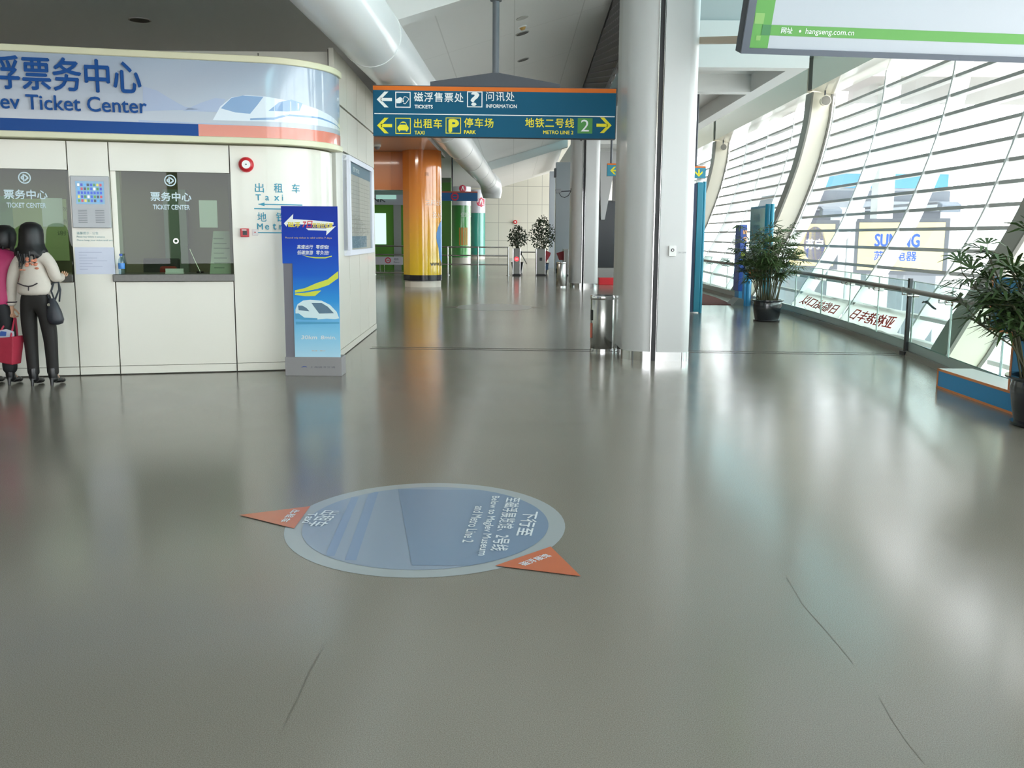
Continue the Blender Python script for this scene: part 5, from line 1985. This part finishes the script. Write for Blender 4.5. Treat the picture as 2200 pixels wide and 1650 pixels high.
def ficus(px0, px1, pytop, pybot, Y, label, seed, n):
    rnd = random.Random(seed)
    a, b = at_depth(px0, pytop, Y), at_depth(px1, pybot, Y)
    cx, cz, rx, rz = (a.x + b.x) / 2, (a.z + b.z) / 2, (b.x - a.x) / 2, (a.z - b.z) / 2
    t = thing('potted_tree', label, 'potted tree', (cx, Y, 0))
    MB().lathe([(.2, 0), (.27, .4), (.29, .42), (.26, .42), (.24, .38), (0, .38)], (cx, Y, 0), 24).build('pot', POT, t, smooth=50)
    tr_ = MB()
    for k in range(7):
        q = rnd.uniform(0, 6.28)
        tip = Vector((cx + rx * .6 * math.cos(q), Y + rx * .6 * math.sin(q), cz + rz * rnd.uniform(-.4, .6)))
        tr_.tube([(cx + rnd.uniform(-.06, .06), Y + rnd.uniform(-.06, .06), .38), (cx + (tip.x - cx) * .3, Y + (tip.y - Y) * .3, cz - rz * .8), tip], [.022, .016, .006], 6)
    tr_.build('trunk', mat('grey_trunk', '8a8576', .8), t)
    lf = MB()
    for i in range(n):
        while True:
            v = Vector((rnd.uniform(-1, 1), rnd.uniform(-1, 1), rnd.uniform(-1, 1)))
            if .25 < v.length < 1:
                break
        taper = 1 - .45 * max(0, v.z)
        q = Vector((cx + v.x * rx * taper, Y + v.y * rx * taper, cz + v.z * rz))
        d1 = Vector((rnd.uniform(-1, 1), rnd.uniform(-1, 1), rnd.uniform(-1, .4))).normalized()
        d2 = d1.cross(Vector((rnd.uniform(-1, 1), rnd.uniform(-1, 1), rnd.uniform(-1, 1)))).normalized()
        L, w = rnd.uniform(.08, .13), .028
        lf.add([q, q + d1 * L * .5 + d2 * w, q + d1 * L, q + d1 * L * .5 - d2 * w], [(0, 1, 2, 3)])
    lf.build('foliage', LEAF2, t)


ficus(1090, 1134, 481, 532, 41.0, 'small leafy potted tree behind the lit turnstile', 3, 620)
ficus(1138, 1194, 461, 540, 40.0, 'taller leafy potted tree behind the paddle turnstile', 4, 950)
# ------------------------------------------------------------------ what stands outside the glazed wall
OUTW = mat('outdoor_white', 'd8dadb', .6)
OUTG = mat('outdoor_grey', '6a6e74', .6)
vd = thing('elevated_platform', 'grey concrete elevated platform passing outside above the glazing', 'platform', (16, 30, 4))
V0 = at_depth(1700, 330, 34)
MB().box(9.2, 40, 29.5, 35.5, 6.3, 7.3).build('deck', mat('outdoor_brown_grey', '8b8681', .7), vd)
MB().box(9.2, 40, 29.4, 29.5, 7.3, 8.0).build('parapet', mat('outdoor_brown_light', 'a7a29b', .7), vd)
for x in (11.6, 19, 27):
    MB().box(x, x + .5, 30.9, 31.5, -6, 6.3).build('pillar', OUTW, vd)

ob = thing('opposite_building', 'pale building across the street with a blue glass band', 'building', (18, 38, -6))
def zz38(py, px=1850):
    return at_depth(px, py, 36.0).z
MB().box(10.9, 16.4, 36.8, 44, -6, zz38(478)).build('wall', mat('outdoor_wall', '70747a', .7), ob)
MB().box(10.9, 16.4, 36.4, 44, zz38(478), zz38(452)).build('dark_band', mat('outdoor_dark_band', '4b4f57', .6), ob)
MB().box(10.9, 16.4, 36.2, 44, zz38(452), zz38(432)).build('pale_band', mat('outdoor_pale_band', '8e949c', .6), ob)
MB().box(10.9, 16.4, 36.5, 44, zz38(432), zz38(408)).build('grey_band', mat('outdoor_mid_band', '70767f', .6), ob)
g = at_depth(1745, 385, 36)
MB().box(11.2, 16.2, 36.3, 36.6, zz38(403), zz38(372)).build('blue_glass_band', mat('outdoor_blue_glass', '2b7fa8', .2), ob)
MB().box(10.9, 16.4, 36.6, 44, zz38(408), zz38(340)).build('upper_wall', OUTW, ob)
for px in (1800, 1835, 2035):
    x = at_depth(px, 520, 33).x
    MB().tube([(x, 33, -6), (x, 33, zz38(452))], .28, 16).build('round_pillar', OUTW, ob, smooth=40)


def billboard(label, tl, tr, br, bl, Yl, Yr, kind):
    a, b = at_depth(*tl, Yl), at_depth(*tr, Yr)
    c, d = at_depth(*br, Yr), at_depth(*bl, Yl)
    h = ((a.z - d.z) + (b.z - c.z)) / 2
    o = Vector((a.x, Yl, a.z - h))
    r = Vector((b.x - a.x, Yr - Yl, 0))
    w = r.length
    r.normalize()
    t = thing('billboard', label, 'billboard', o)
    nn = r.cross(Vector((0, 0, 1)))
    MB().obox(o - r * .12 - Vector((0, 0, .12)) - nn * .25, r * (w + .24), (0, 0, h + .24), nn * .24).build('frame', mat('outdoor_frame', '55585e', .5), t)
    p = Plane(o, r, (0, 0, 1), .006)
    m = MB()
    rect(m, p, 0, w, 0, h)
    fc_ = m.build('face', mat('outdoor_yellow', 'c2b284', .5), t)
    m = MB()
    if kind == 'word':
        text(m, p, 'SUNING', w * .20, h * .50, h * .26, w * .52, bold=.045)
        text(m, p, '苏宁电器', w * .20, h * .21, h * .2, w * .5, bold=.02)
        m.build('lettering', mat('outdoor_blue_ink', '2f52ab', .5), fc_)
    else:
        flat(m, p, ellipse_pts(w * .60, h * .52, h * .25, h * .42, 36))
        m.build('blue_oval', mat('outdoor_blue_ink', '2f52ab', .5), fc_)
        m = MB()
        text(m, p, '苏宁', w * .60, h * .40, h * .24, h * .40, bold=.03, k=2, align='C')
        m.build('lettering', WHITEV, fc_)
    m = MB()
    m.obox(o + r * w * .48 - nn * .2 + Vector((0, 0, -6 - o.z)), r * .2, nn * .15, (0, 0, 6 + o.z - .1))
    m.build('mast', OUTG, t)


billboard('yellow billboard outside lettered SUNING in blue', (1847, 478), (2032, 477), (2022, 590), (1843, 574), 30.5, 29.0, 'word')
billboard('yellow billboard outside with blue oval emblem, left of the lettered one', (1690, 481), (1795, 479), (1795, 573), (1690, 566), 31.5, 30.9, 'oval')
for px, py, lab in ((1785, 459, 'dark floodlight outside above the oval emblem billboard'), (2040, 448, 'pale floodlight outside above the lettered billboard')):
    q = at_depth(px, py, 29)
    f = thing('floodlight', lab, 'floodlight', q)
    m = MB()
    m.obox(q - Vector((.3, .1, .12)), (.6, 0, .0), (0, .3, .1), (0, -.05, .24))
    m.build('head', mat('outdoor_lamp', '5b646e', .4), f, bevel=.03)
    m = MB()
    m.tube([q + Vector((0, .15, 0)), q + Vector((0, .8, .2)), (q.x, 36.0, q.z + .2)], .05, 8)
    m.build('bracket', OUTG, f)

# white cloths with red characters hung on the lower louvres, seen from behind
CLOTH = mat('white_cloth', 'd6d3cf', .85)
_nt = CLOTH.node_tree
_tr = _nt.nodes.new('ShaderNodeBsdfTranslucent')      # thin cloth lets daylight through
_tr.inputs['Color'].default_value = (*lin('e0dedb'), 1)
_mx = _nt.nodes.new('ShaderNodeMixShader')
_mx.inputs['Fac'].default_value = .65
_nt.links.new(_nt.nodes['Principled BSDF'].outputs[0], _mx.inputs[1])
_nt.links.new(_tr.outputs[0], _mx.inputs[2])
_nt.links.new(_mx.outputs[0], _nt.nodes['Material Output'].inputs['Surface'])
REDI = mat('red_paint', 'd6392f', .7)
def shell_hit(px, py, off):              # where the sight line meets the curved wall
    d = ray(px, py)
    lo, hi = 4.0, 40.0
    f = lambda t: (Vector((0, 0, CAM_H)) + d * t)
    for _ in range(60):
        mid = (lo + hi) / 2
        q = f(mid)
        if q.x < shell_x(max(q.z, -1.55), q.y, off):
            lo = mid
        else:
            hi = mid
    return f(lo)


for label, quad, body in (('white cloth with red back-to-front characters, left of the pair on the lower louvres', ((1735, 618), (1830, 648), (1800, 686), (1700, 652)), '日临站口以'),
                          ('white cloth with red back-to-front characters, right of the pair on the lower louvres', ((1842, 647), (1955, 667), (1925, 720), (1802, 686)), '亚格港丰日')):
    q = [shell_hit(px, py, .50) for px, py in quad]
    t = thing('cloth_banner', label, 'banner', q[3], group=None)
    m = MB()
    rows = []
    for i in range(9):
        v = i / 8
        rows.append([q[3].lerp(q[2], u / 14).lerp(q[0].lerp(q[1], u / 14), v) + Vector((0, 0, -.05 * math.sin(math.pi * u / 14) * v + .01 * math.sin(u * 1.9))) for u in range(15)])
    m.grid(rows)
    m.build('cloth', CLOTH, t, smooth=60)
    bl_, br_, tl_, tr_ = q[3], q[2], q[0], q[1]

    class Bi:
        def __call__(s, x, y, k=1):
            b = bl_.lerp(br_, x).lerp(tl_.lerp(tr_, x), y)
            e1, e2 = br_ - bl_, tl_ - bl_
            n = e1.cross(e2).normalized()
            if n.x > 0:
                n = -n
            return b + n * .03 + Vector((0, 0, -.05 * math.sin(math.pi * x) * y))
    m = MB()
    text(m, Bi(), body, .16, .14, .56, .74, bold=.03, mirror=True)
    m.build('lettering', REDI, t)
# short cable loops tied on the railing posts
cbx = thing('cable_tie_loop', 'dark cable loop tied to a white mullion behind the railing', 'cable', shell_hit(1990, 652, .45))
m = MB()
m.tube([shell_hit(px, py, .46) for px, py in ((1982, 650), (1992, 647), (2000, 656), (2010, 664), (2005, 662), (1994, 652), (1984, 648))], .012, 6)
m.build('cable', BLACK, cbx, smooth=60)

# round speakers at the rib heads
for Y, lab in ((24.1, 'small round loudspeaker under the fascia beside the second rib'), (36.6, 'small round loudspeaker under the fascia beside the third rib')):
    q = Vector((shell_x(4.85, Y, .25), Y, 4.85))
    s_ = thing('loudspeaker', lab, 'loudspeaker', q, group='loudspeakers under the fascia')
    MB().tube([q, q + Vector((0, .2, .0))], [.13, .1], 20).build('body', mat('cream_speaker', 'd8d2bf', .4), s_, smooth=40)
    MB().tube([q - Vector((0, .015, 0)), q], .11, 20).build('grille', mat('speaker_grille_dark', '77736a', .6), s_)
    MB().tube([q + Vector((0, .1, 0)), q + Vector((0, .1, .25))], .02, 8).build('bracket', DARKSTEEL, s_)

# ------------------------------------------------------------------ two customers at the counter, seen from behind
SKIN = mat('skin', 'c99b7d', .5)
HAIR = mat('black_hair', '0d0b0c', .45)


def skin_mesh(name, joints, edges, m, parent, sub=2, root=0):
    me = bpy.data.meshes.new(name)
    base = PM[parent.name].translation
    me.from_pydata([tuple(j[0]) for j in joints], edges, [])
    o = bpy.data.objects.new(name, me)
    COL.objects.link(o)
    md = o.modifiers.new('skin', 'SKIN')
    md.branch_smoothing = .6
    md.use_smooth_shade = True
    lay = me.skin_vertices[0].data if me.skin_vertices else None
    if lay is None:
        bm = bmesh.new()
        bm.from_mesh(me)
        bm.verts.layers.skin.verify()
        bm.to_mesh(me)
        bm.free()
        lay = me.skin_vertices[0].data
    for i, j in enumerate(joints):
        r = j[1]
        lay[i].radius = (r, r) if not isinstance(r, tuple) else r
        lay[i].use_root = i == root
    s = o.modifiers.new('sub', 'SUBSURF')
    s.levels = s.render_levels = sub
    bpy.context.view_layer.update()
    res = bpy.data.meshes.new_from_object(o.evaluated_get(bpy.context.evaluated_depsgraph_get()))
    bpy.data.objects.remove(o)
    res.name = name
    res.materials.clear()
    res.materials.append(m)
    for p in res.polygons:
        p.use_smooth = True
    n = bpy.data.objects.new(name, res)
    COL.objects.link(n)
    n.parent = parent
    PM[n.name] = PM[parent.name]
    return n


def hand(J, E, wrist, base, d, s, curl=.9, k=1.0):
    """palm, four fingers of unequal length and a thumb; d points from wrist to knuckles, s towards the thumb"""
    d, s = Vector(d).normalized(), Vector(s).normalized()
    n = d.cross(s).normalized()
    palm = len(J)
    w = Vector(wrist)
    J.append((w + d * .045 * k, (.030 * k, .018 * k)))
    E.append((base, palm))
    for i, (off, L) in enumerate(((.028, .068), (.009, .078), (-.010, .072), (-.028, .056))):
        a = w + d * .088 * k + s * off * k
        i0 = len(J)
        J.append((a, .0095 * k))
        E.append((palm, i0))
        c1, c2 = curl * .6, curl * 1.5
        p1 = a + (d * math.cos(c1) + n * math.sin(c1)) * L * .45 * k
        p2 = p1 + (d * math.cos(c2) + n * math.sin(c2)) * L * .5 * k
        J += [(p1, .0088 * k), (p2, .0072 * k)]
        E += [(i0, i0 + 1), (i0 + 1, i0 + 2)]
    i0 = len(J)
    J += [(w + d * .03 * k + s * .036 * k, .011 * k), (w + d * .062 * k + s * .055 * k + n * .02 * k, .0098 * k), (w + d * .085 * k + s * .05 * k + n * .04 * k, .008 * k)]
    E += [(palm, i0), (i0, i0 + 1), (i0 + 1, i0 + 2)]


def head(J, E, neck, c, fwd):
    """skull with jaw from a chain of joints; c is the centre of the head"""
    c, f = Vector(c), Vector(fwd).normalized()
    i = len(J)
    J += [(c + Vector((0, 0, -.075)) + f * .015, (.058, .066)), (c + Vector((0, 0, -.01)), (.074, .088)), (c + Vector((0, 0, .055)), (.074, .088)), (c + Vector((0, 0, .10)), (.045, .055))]
    E += [(neck, i), (i, i + 1), (i + 1, i + 2), (i + 2, i + 3)]


def face(p, c, fwd):
    c, f = Vector(c), Vector(fwd).normalized()
    s = f.cross(Vector((0, 0, 1))).normalized()
    m = MB()
    for k in (-1, 1):
        m.ball(c + f * .082 + s * .03 * k + Vector((0, 0, .0)), .011, n=8, m=6)
    m.build('eyes', mat('eye_dark', '241a16', .2), p, smooth=80)
    m = MB()
    m.ball(c + f * .098 + Vector((0, 0, -.03)), .012, .016, .02, 10, 8)
    for k in (-1, 1):
        m.ball(c + s * .078 * k - f * .005 + Vector((0, 0, -.015)), .012, .02, .03, 8, 6)
    m.build('nose_and_ears', SKIN, p, smooth=80)
    m = MB()
    m.ball(c + f * .088 + Vector((0, 0, -.062)), .022, .01, .006, 10, 6)
    m.build('mouth', mat('lips', 'a8605a', .4), p, smooth=80)


def O(x, y, z):
    return (x, y, z)


# --- woman in the cream jacket
wl = on_floor(88, 828)
wx, wy = wl.x, wl.y
w = thing('person', 'woman with long black hair, cream jacket and black trousers standing at the counter', 'person', (wx, wy, 0))
hc = Vector((-.035, .10, 1.50))
J = [(O(0, .02, .93), (.125, .095)),            # 0 pelvis
     (O(-.005, .03, 1.08), (.075, .06)), (O(-.015, .05, 1.22), (.075, .055)), (O(-.025, .065, 1.31), (.055, .045)), (O(-.03, .085, 1.41), .042),   # 1..4 neck
     (O(-.095, .02, .86), (.088, .085)), (O(-.085, .03, .47), (.057, .06)), (O(-.06, -.01, .12), (.038, .042)), (O(-.07, .09, .05), (.024, .02)), (O(-.075, .155, .028), (.02, .014)),      # 5..9 left leg
     (O(.095, .02, .86), (.088, .085)), (O(.115, .04, .47), (.057, .06)), (O(.12, .03, .12), (.038, .042)), (O(.125, .12, .05), (.024, .02)), (O(.13, .185, .028), (.02, .014)),            # 10..14 right leg
     (O(-.165, .06, 1.30), .040), (O(-.245, .05, 1.06), .032), (O(-.275, .06, .80), .024),           # 15..17 left arm
     (O(.13, .065, 1.30), .040), (O(.195, .05, 1.08), .032), (O(.15, .28, 1.10), .025)]             # 18..20 right arm
E = [(0, 1), (1, 2), (2, 3), (3, 4), (0, 5), (5, 6), (6, 7), (7, 8), (8, 9), (0, 10), (10, 11), (11, 12), (12, 13), (13, 14), (3, 15), (15, 16), (16, 17), (3, 18), (18, 19), (19, 20)]
head(J, E, 4, hc, (0, 1, -.2))
hand(J, E, J[17][0], 17, (0.02, .02, -1), (.3, .9, 0), 1.3)
hand(J, E, J[20][0], 20, (-.2, 1, .05), (-1, -.1, .2), .5)
skin_mesh('body', J, E, SKIN, w)
JK = mat('cream_jacket', 'ccc2b6', .8, vary=.06, scale=25, bump=.1)
Jj = [(O(0, .02, .90), (.195, .140)), (O(0, .02, .985), (.186, .133)), (O(-.005, .03, 1.10), (.150, .112)), (O(-.015, .05, 1.23), (.160, .112)), (O(-.025, .062, 1.325), (.120, .088)), (O(-.03, .075, 1.375), (.058, .058)),
      (O(-.175, .06, 1.305), .078), (O(-.245, .05, 1.06), .055), (O(-.27, .057, .845), .047), (O(-.272, .058, .80), .05),
      (O(.145, .065, 1.305), .078), (O(.2, .05, 1.075), .057), (O(.155, .25, 1.09), .046), (O(.152, .27, 1.09), .048)]
Ej = [(0, 1), (1, 2), (2, 3), (3, 4), (4, 5), (4, 6), (6, 7), (7, 8), (8, 9), (4, 10), (10, 11), (11, 12), (12, 13)]
skin_mesh('jacket', Jj, Ej, JK, w, root=0)
PT = mat('black_trousers', '1b1715', .7, vary=.15, scale=30)
Jt = [(O(0, .02, 1.06), (.145, .104)), (O(0, .02, .90), (.158, .118)), (O(-.092, .02, .78), (.094, .098)), (O(-.086, .03, .47), (.068, .072)), (O(-.066, 0, .16), (.056, .06)), (O(-.064, 0, .09), (.058, .064)),
      (O(.092, .02, .78), (.094, .098)), (O(.112, .04, .47), (.068, .072)), (O(.118, .03, .16), (.056, .06)), (O(.12, .03, .09), (.058, .064))]
Et = [(0, 1), (1, 2), (2, 3), (3, 4), (4, 5), (1, 6), (6, 7), (7, 8), (8, 9)]
skin_mesh('trousers', Jt, Et, PT, w, root=1)
W0 = Vector((wx, wy, 0))


def shoe(p, x, y, fx=0.0):
    m = MB()
    q = W0 if p is w else Vector(PM[p.name].translation)
    q = Vector((q.x, q.y, 0))
    m.lathe([(.042, .075), (.045, .10), (.046, .17), (.044, .18)], q + Vector((x, y, 0)), 16)
    m.ball(q + Vector((x, y + .02, .07)), .042, .065, .045, 14, 10)
    m.ball(q + Vector((x + fx * .5, y + .10, .042)), .042, .09, .03, 14, 10)
    m.ball(q + Vector((x + fx, y + .165, .028)), .033, .055, .024, 14, 10)
    m.tube([q + Vector((x, y - .035, .0)), q + Vector((x, y - .03, .05)), q + Vector((x, y - .01, .085))], [.014, .018, .032], 10)
    m.build('shoe', mat('black_leather', '141315', .3), p, smooth=60)


shoe(w, -.064, -.01, -.01)
shoe(w, .12, .02, .01)
# hair: a cap over the skull that falls to the shoulder blades in ragged ends
def hair(p, c, prof, seed, back_only=True, tips=0):
    rnd = random.Random(seed)
    q = Vector(PM[p.name].translation)
    c = q + Vector(c)
    rows = []
    N = 30
    wob = [rnd.uniform(-1, 1) for _ in range(N)]
    for dz_, rx_, ry_, cy0 in prof:
        row = []
        for j in range(N + 1):
            a = 2 * math.pi * j / N
            jj = j % N
            k = 1 + .05 * wob[jj] * min(1, max(0, -dz_ * 4 + .3))
            yy = math.sin(a) * ry_
            if back_only and yy > 0:
                yy *= .45 if dz_ < -.02 else .8 if dz_ < .05 else 1     # open at the face
            row.append(c + Vector((math.cos(a) * rx_ * k, cy0 + yy * k, dz_ - (.025 * wob[(jj * 7) % N] if dz_ < -.12 else 0))))
        rows.append(row)
    m = MB()
    m.grid(rows)
    last = rows[-1]
    for t_ in range(tips):
        j = rnd.randrange(N)
        a = last[j]
        if a.y > c.y + .02:
            continue
        e = a + Vector((rnd.uniform(-.02, .02), rnd.uniform(-.02, .0), -rnd.uniform(.03, .10)))
        m.tube([a + Vector((0, 0, .05)), a.lerp(e, .5), e], [.013, .009, .001], 6)
    m.build('hair', HAIR, p, smooth=70)


hair(w, hc, [(.148, .004, .004, -.01), (.144, .045, .05, -.01), (.118, .088, .098, -.012), (.07, .110, .118, -.012), (.01, .118, .122, -.012), (-.05, .122, .12, -.015), (-.10, .135, .122, -.022), (-.145, .165, .120, -.035), (-.18, .165, .115, -.05), (-.205, .12, .105, -.055)], 5, tips=70)
face(w, W0 + hc, (0, 1, -.15))
m = MB()
pw = lambda x, z: W0 + Vector((x, -.085 if z < 1.15 else -.075, z))
for pts in ([(-.11, 1.045), (-.05, 1.02), (-.0, 1.012)], [(.09, 1.045), (.04, 1.02), (-.0, 1.012)], [(0, 1.015), (-.005, .97)]):
    m.tube([W0 + Vector((x, -.108, z)) for x, z in pts], .006, 6)
m.build('waist_tie', mat('dark_cord', '3d3438', .7), w, smooth=60)
m = MB()
rnd = random.Random(2)
for _ in range(16):
    x, z = rnd.uniform(-.10, .07), rnd.uniform(1.17, 1.29)
    y = .05 - .112 - .004
    m.ball(W0 + Vector((x, y + abs(x + .015) * .25, z)), rnd.uniform(.012, .026), .006, rnd.uniform(.006, .014), 8, 6)
m.build('jacket_print', mat('coral_print', 'd98a6e', .8), w, smooth=60)
m = MB()
m.tube([W0 + Vector((-.272 + .05 * math.cos(a), .058 + .05 * math.sin(a), .845)) for a in [i * 2 * math.pi / 12 for i in range(13)]], .007, 6)
m.build('cuff_band', mat('dark_cord', '3d3438', .7), w, smooth=60)

# shoulder bag on her right arm
sb_ = thing('handbag', 'dark grey slouchy handbag hanging at the right hip of the cream jacket woman', 'handbag', W0 + Vector((.25, .0, .6)))
q = W0 + Vector((.215, -.03, .64))
m = MB()
rows = []
for z, hw, hd in ((-.015, .02, .02), (0, .065, .05), (.04, .082, .06), (.12, .072, .055), (.2, .05, .04), (.25, .025, .02)):
    rows.append([q + Vector((hw * math.cos(a) - .12 * z, hd * math.sin(a), z)) for a in [i * 2 * math.pi / 20 for i in range(21)]])
m.grid(rows)
m.add([v for v in rows[0][:-1]], [list(range(20))])
m.add([v for v in rows[-1][:-1]], [list(range(20))])
m.build('pouch', mat('charcoal_leather', '2d2f36', .45), sb_, smooth=60)
m = MB()
for dx in (-.03, .02):
    m.tube([q + Vector((dx - .02, 0, .22)), q + Vector((-.06 + dx, .02, .32)), q + Vector((-.05 + dx * .3, .09, .40)), q + Vector((.0, .1, .405)), q + Vector((-.0 + dx * .3, .12, .33)), q + Vector((dx + .01, .03, .22))], .009, 8)
m.build('strap', mat('charcoal_leather', '2d2f36', .45), sb_, smooth=60)
MB().tube([q + Vector((-.04, -.045, .19)), q + Vector((-.04, -.055, .19))], .016, 12).build('buckle', CHROME, sb_)

# red tote in her left hand
tb_ = thing('tote_bag', 'crimson tote bag with magazine sticking out, held between the two women', 'tote bag', W0 + Vector((-.31, -.02, .22)))
q = W0 + Vector((-.315, -.02, .22))
m = MB()
fr = [(-.155, -.075), (.13, -.10), (.165, .07), (-.12, .095)]
bot = [q + Vector((x * .62 + .01, y * .8, 0 + .03 * (x < 0))) for x, y in fr]
top = [q + Vector((x, y, .27 + (.03 if i in (1, 2) else 0))) for i, (x, y) in enumerate(fr)]
ins = [q + Vector((x * .9, y * .9, .2)) for x, y in fr]
m.add(bot + top + ins, [(3, 2, 1, 0), (0, 1, 5, 4), (1, 2, 6, 5), (2, 3, 7, 6), (3, 0, 4, 7), (4, 5, 9, 8), (5, 6, 10, 9), (6, 7, 11, 10), (7, 4, 8, 11), (8, 9, 10, 11)])
m.build('bag', mat('crimson_cloth', 'a8283f', .6, vary=.1, scale=14, bump=.25), tb_, bevel=.01)
m = MB()
hnd = W0 + Vector((-.268, .065, .715))
for y in (-.07, .06):
    m.tube([q + Vector((-.06, y, .26)), (hnd + Vector((-.045, y * .2 - .0, -.04))), hnd + Vector((-.01, y * .1, .0)), hnd + Vector((.02, y * .15, -.04)), q + Vector((.09, y, .28))], .010, 8)
m.build('handle', mat('crimson_strap', 'b5304a', .6), tb_, smooth=60)
mg = MB()
mg.add([q + Vector(v) for v in ((-.13, -.03, .19), (.11, -.045, .21), (.11, -.045, .335), (.03, -.04, .36), (-.06, -.035, .34), (-.13, -.03, .29))], [(0, 1, 2, 3, 4, 5)])
mg.add([q + Vector(v) + Vector((0, .012, 0)) for v in ((-.13, -.03, .19), (.11, -.045, .21), (.11, -.045, .335), (.03, -.04, .36), (-.06, -.035, .34), (-.13, -.03, .29))], [(5, 4, 3, 2, 1, 0)])
mgo = tag(mg.build('magazine', mat('magazine_paper', 'c8cbd6', .4), loc=q + Vector((0, 0, .19))), 'rolled pale magazine with blue print sticking out of the crimson tote', 'magazine')
m = MB()
pl = Plane(q + Vector((-.13, -.031, .19)), Vector((.24, -.015, .0)), (0, 0, 1), .004)
flat(m, pl, [(.08, .1), (.16, .1), (.17, .145), (.11, .15)])
m.build('cover_print', mat('magazine_blue', '3c5fa8', .4), mgo)

# --- woman in the pink jacket
p2 = on_floor(2, 826)
p_ = thing('person', 'short-haired person in a pink padded jacket leaning at the counter by the frame edge', 'person', (p2.x, p2.y + .02, 0))
P0_ = Vector((p2.x, p2.y + .02, 0))
hc2 = Vector((.06, .17, 1.475))
J = [(O(0, .0, .9), (.10, .08)), (O(0, .04, 1.05), (.07, .055)), (O(.01, .085, 1.2), (.065, .05)), (O(.02, .11, 1.28), (.05, .045)), (O(.04, .13, 1.37), .044),
     (O(-.09, 0, .83), (.09, .088)), (O(-.09, .02, .45), (.058, .06)), (O(-.09, -.01, .12), (.04, .042)), (O(-.095, .09, .05), (.024, .02)), (O(-.1, .16, .028), (.02, .014)),
     (O(.09, 0, .83), (.09, .088)), (O(.09, .02, .45), (.058, .06)), (O(.10, -.01, .12), (.04, .042)), (O(.105, .09, .05), (.024, .02)), (O(.11, .16, .028), (.02, .014)),
     (O(-.15, .1, 1.24), .034), (O(-.23, .12, 1.04), .032), (O(-.16, .36, 1.12), .025), (O(.17, .1, 1.24), .034), (O(.24, .13, 1.04), .032), (O(.17, .36, 1.12), .025)]
E = [(0, 1), (1, 2), (2, 3), (3, 4), (0, 5), (5, 6), (6, 7), (7, 8), (8, 9), (0, 10), (10, 11), (11, 12), (12, 13), (13, 14), (3, 15), (15, 16), (16, 17), (3, 18), (18, 19), (19, 20)]
head(J, E, 4, hc2, (.1, 1, -.35))
hand(J, E, J[17][0], 17, (.2, 1, .0), (1, -.1, .2), .5)
hand(J, E, J[20][0], 20, (-.2, 1, .0), (-1, -.1, .2), .5)
skin_mesh('body', J, E, SKIN, p_)
PJ = mat('pink_padded_jacket', 'b02f62', .6, vary=.1, scale=7, bump=.3)
Jj = [(O(0, .0, .74), (.195, .15)), (O(0, .02, .95), (.182, .14)), (O(.01, .06, 1.12), (.172, .135)), (O(.02, .09, 1.26), (.150, .12)), (O(.045, .13, 1.41), (.098, .098)),
      (O(-.18, .1, 1.26), .08), (O(-.24, .12, 1.04), .066), (O(-.17, .33, 1.11), .052), (O(.2, .1, 1.26), .08), (O(.25, .13, 1.04), .066), (O(.18, .33, 1.11), .052)]
Ej = [(0, 1), (1, 2), (2, 3), (3, 4), (3, 5), (5, 6), (6, 7), (3, 8), (8, 9), (9, 10)]
skin_mesh('jacket', Jj, Ej, PJ, p_, root=0)
Jt = [(O(0, 0, .95), (.145, .11)), (O(0, 0, .86), (.15, .12)), (O(-.09, 0, .74), (.098, .1)), (O(-.09, .02, .45), (.075, .08)), (O(-.09, -.01, .1), (.07, .075)), (O(.09, 0, .74), (.098, .1)), (O(.09, .02, .45), (.075, .08)), (O(.1, -.01, .1), (.07, .075))]
Et = [(0, 1), (1, 2), (2, 3), (3, 4), (1, 5), (5, 6), (6, 7)]
skin_mesh('trousers', Jt, Et, mat('dark_trousers', '16161a', .7), p_, root=1)
shoe(p_, -.09, -.01)
shoe(p_, .10, -.01)
hair(p_, hc2, [(.142, .004, .004, -.01), (.136, .05, .055, -.01), (.105, .088, .098, -.01), (.05, .106, .115, -.01), (-.01, .108, .115, -.012), (-.06, .102, .108, -.016), (-.095, .085, .09, -.02)], 9, tips=14)
face(p_, P0_ + hc2, (.1, 1, -.3))
